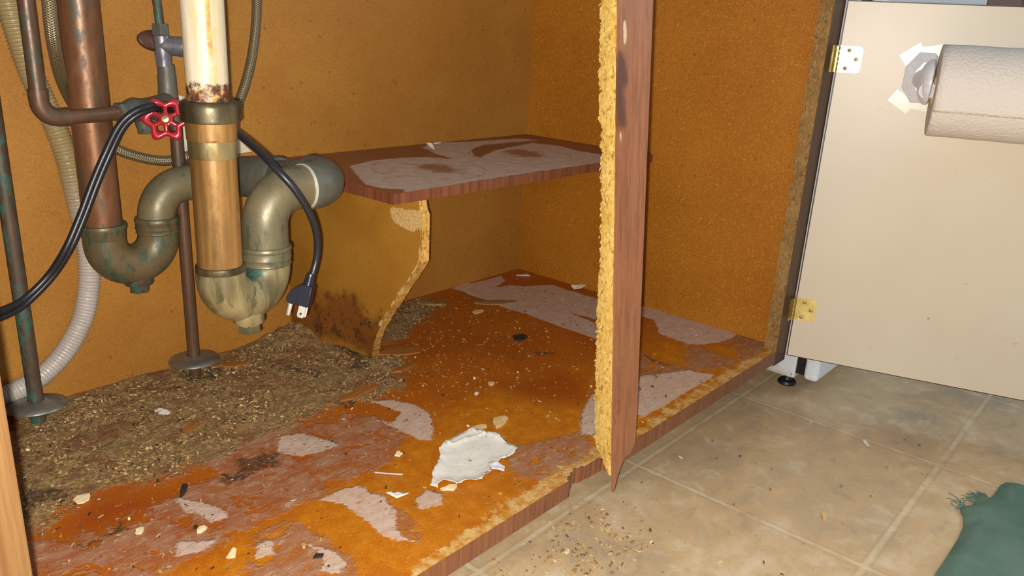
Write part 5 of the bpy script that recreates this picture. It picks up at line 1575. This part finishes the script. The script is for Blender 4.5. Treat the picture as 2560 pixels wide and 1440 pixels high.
chip('curled_scrap', 0.8903, 0.5010, 0.016, 0.012, 0.6, 0.0008, 'white_paper', 'curled white bit standing on the shelf liner', 'paper scrap', group='curled paper scraps', base=SHELF_Z + 0.0004, seed=11, tilt=(0.15, 0.7), curl=0.012)
chip('white_fleck', 0.9540, 0.5530, 0.022, 0.007, 0.1, 0.0012, 'white_paper', 'flat white fleck at the back edge of the shelf', 'paper scrap', group='small white paper flecks', base=SHELF_Z + 0.0004, seed=12)
chip('tissue_scrap', 0.3951, 0.4365, 0.012, 0.026, 0.3, 0.0010, 'white_paper', 'wispy pale scrap on the crumbs between the two water pipes', 'paper scrap', seed=13, edge=0.5, tilt=(0.1, 0.0))
chip('black_lump', 0.3300, 0.2649, 0.022, 0.006, 0.95, 0.0040, 'dark_chip', 'black crusty lump on the left of the cabinet bottom', 'debris', group='black lumps on the cabinet bottom', seed=14, edge=0.35)
chip('black_lump', 0.3627, 0.0824, 0.0085, 0.0055, -0.4, 0.0022, 'dark_chip', 'black crumb nearest the camera on the pinkish patch', 'debris', group='black lumps on the cabinet bottom', seed=15)
chip('black_lump', 0.3073, 0.1992, 0.0060, 0.0035, 0.7, 0.0020, 'dark_chip', 'small black crumb beside a tan chip at the left front', 'debris', group='black lumps on the cabinet bottom', seed=16)
chip('dark_flake', 0.9113, 0.3097, 0.030, 0.016, -0.1, 0.0016, 'dark_chip', 'dark flake on the brown bottom in front of the shelf', 'debris', seed=17, edge=0.5)
for x, y, lx, ly, rt, m_, lb, sd_ in (
        (0.2521, 0.3186, 0.016, 0.012, 0.4, 'pale_chip', 'large pale chip at the left front edge of the crumbs', 20),
        (0.3099, 0.1922, 0.012, 0.007, 0.2, 'pale_chip', 'pale chip beside the small black crumb at the left front', 21),
        (0.3099, 0.1389, 0.014, 0.0075, 0.9, 'pale_chip', 'pale oval chip on the bare orange strip at the front left', 22),
        (0.2681, 0.2290, 0.010, 0.008, 0.5, 'pale_chip', 'pale chip on the reddish veneer at the left', 23),
        (0.5354, 0.1691, 0.011, 0.008, 0.8, 'pale_chip', 'whitish pebble-like chip behind the steel nail', 24),
        (0.5281, 0.0790, 0.018, 0.009, -0.4, 'pale_chip', 'pale chip just below the large white paper scrap', 25),
        (0.6463, 0.1488, 0.022, 0.014, 0.0, 'tan_chip', 'round tan smear touching the rear corner of the white scrap', 26),
        (0.6753, 0.1413, 0.030, 0.016, 0.3, 'tan_chip', 'larger tan smear behind the right rear of the white scrap', 27),
        (0.7517, 0.2252, 0.014, 0.011, 0.3, 'tan_chip', 'tan chip near the white flecks on the orange bottom', 28),
        (0.9105, 0.5165, 0.056, 0.020, -0.80, 'dirty_chipboard', 'flat particleboard sliver beside the foot of the shelf support', 30),
        (1.0054, 0.4469, 0.110, 0.022, -0.62, 'dirty_chipboard', 'long mouldy particleboard sliver lying across the grey liner', 31),
        (0.9478, 0.4364, 0.024, 0.014, 0.2, 'tan_chip', 'tan chip in front of the long mouldy sliver', 32),
        (0.6013, 0.3214, 0.062, 0.017, 0.05, 'orange_chip', 'orange brown flake lying on the crumbs below the shelf support', 33),
        (0.7000, 0.3420, 0.050, 0.012, 0.05, 'orange_chip', 'narrow orange flake at the right edge of the crumbs', 34),
        (0.7330, 0.3900, 0.060, 0.026, -0.55, 'orange_chip', 'broad orange flake under the tip of the shelf support', 35),
        (0.5250, 0.5050, 0.040, 0.014, -0.5, 'orange_chip', 'orange flake beside the flange of the red valve pipe', 36),
        (0.4000, 0.3800, 0.028, 0.012, 0.5, 'orange_chip', 'small orange flake in the middle of the crumbs at left', 37)):
    chip('wood_chip', x, y, lx, ly, rt, 0.0016 if lx < 0.03 else 0.0028, m_, lb, 'wood chip', group='loose wood chips on the cabinet bottom', seed=sd_, sides=9, edge=0.3)

nl = MB()
nl.tube([(0.4908, 0.1573, 0.0012), (0.4995, 0.1456, 0.0012), (0.5099, 0.1333, 0.0012)], [0.0010, 0.0010, 0.0010], 10)
o = build('nail', nl, 'nail_steel', None, loc=(0.5014, 0.1465, 0.001))
tag(o, 'thin steel nail lying on the orange bottom left of the white scrap', 'nail')

# uncountable crumbs on the cabinet bottom, sawdust on the floor
def scatter(name, pts, mat, label, cat, seed, lo, hi, height):
    r = np.random.default_rng(seed)
    V = []; F = []; S = []
    hz = height(pts[:, 0], pts[:, 1])
    for (x, y), z in zip(pts, hz):
        L = lo + (hi - lo) * r.random() ** 3.6
        Wd = L * r.uniform(0.16, 0.65)
        th = min(0.0012, 0.0003 + L * 0.12)
        a = r.uniform(0, 2 * math.pi)
        ca, sa = math.cos(a), math.sin(a)
        tx, ty = r.uniform(-0.35, 0.35), r.uniform(-0.5, 0.5)
        b0 = len(V)
        ring = [(-0.5, -0.2), (-0.1, -0.5), (0.45, -0.3), (0.5, 0.25), (-0.15, 0.5)]
        lift = abs(tx) * L * 0.5 + abs(ty) * Wd * 0.5
        for s in (0, 1):
            for (u, v) in ring:
                uu = u * L * r.uniform(0.8, 1.2); vv = v * Wd * r.uniform(0.8, 1.2)
                V.append((x + uu * ca - vv * sa, y + uu * sa + vv * ca, z + lift + tx * uu + ty * vv + s * th))
        F.append((b0 + 4, b0 + 3, b0 + 2, b0 + 1, b0)); F.append((b0 + 5, b0 + 6, b0 + 7, b0 + 8, b0 + 9))
        for k in range(5):
            k2 = (k + 1) % 5
            F.append((b0 + k, b0 + k2, b0 + 5 + k2, b0 + 5 + k))
        sh_ = r.random()
        S += [sh_] * 7
    mb = MB(); mb.v = V; mb.f = F; mb.mi = [0] * len(F); mb.sm = [False] * len(F)
    c = (float(pts[:, 0].mean()), float(pts[:, 1].mean()), float(hz.min()))
    o = build(name, mb, mat, None, loc=c)
    set_attr(o.data, 'm_shade', S, 'FACE')
    return tag(o, label, cat, kind='stuff')

r2 = np.random.default_rng(5)
N = 260000
cand = np.stack([r2.uniform(0.12, 1.18, N), r2.uniform(0.012, 0.55, N)], 1)
gr = sdf_polys(cand[:, 0], cand[:, 1], FLOOR_MASKS['grime'])
dist_mid = np.exp(-(((cand[:, 0] - 0.78) / 0.22) ** 2 + ((cand[:, 1] - 0.32) / 0.16) ** 2))
leftp = np.exp(-(((cand[:, 0] - 0.26) / 0.08) ** 2 + ((cand[:, 1] - 0.22) / 0.10) ** 2))
patch = vnoise(cand[:, 0] * 34, cand[:, 1] * 34)
prob = np.clip((gr + 0.012) / 0.030, 0, 1) * 0.34 * np.clip(patch * 2.4 - 0.55, 0.06, 1.4) + dist_mid * 0.045 + leftp * 0.030 + 0.009
keep = r2.random(N) < prob
scatter('wood_crumbs', cand[keep], 'crumbs', 'crumbled rotten particleboard strewn over the left of the cabinet bottom', 'crumbs', 3, 0.0005, 0.0052, lambda x, y: floor_height(x, y) + 0.0002)

N = 26000
cand = np.stack([r2.uniform(0.42, 1.25, N), r2.uniform(-0.30, 0.07, N)], 1)
d = np.exp(-(((cand[:, 0] - 0.655) / 0.085) ** 2 + ((cand[:, 1] + 0.018) / 0.055) ** 2)) * vnoise(cand[:, 0] * 40, cand[:, 1] * 40) * 1.3
keep = r2.random(N) < d * 0.85 + 0.008
scatter('sawdust', cand[keep], 'sawdust', 'scattered sawdust on the tiled floor below the broken stile', 'sawdust', 9, 0.0006, 0.0070, lambda x, y: np.full(len(x), FLOOR_Z + 0.0002))
chip('paper_curl', 1.1539, -0.1644, 0.020, 0.008, 0.4, 0.0008, 'white_paper', 'small white paper curl on the floor tile by the door', 'paper scrap', base=FLOOR_Z + 0.0003, seed=40, edge=0.5, curl=0.004)
chip('wood_chip', 0.9201, -0.1896, 0.016, 0.008, 0.5, 0.0016, 'tan_chip', 'lone tan chip on the floor tile left of the green cloth', 'wood chip', group='stray wood chips on the floor', base=FLOOR_Z + 0.0003, seed=41, edge=0.5)
chip('wood_chip', 0.6320, -0.0050, 0.010, 0.006, 0.5, 0.0014, 'pale_chip', 'pale chip on the floor right under the broken rail notch', 'wood chip', group='stray wood chips on the floor', base=FLOOR_Z + 0.0003, seed=42, edge=0.5)
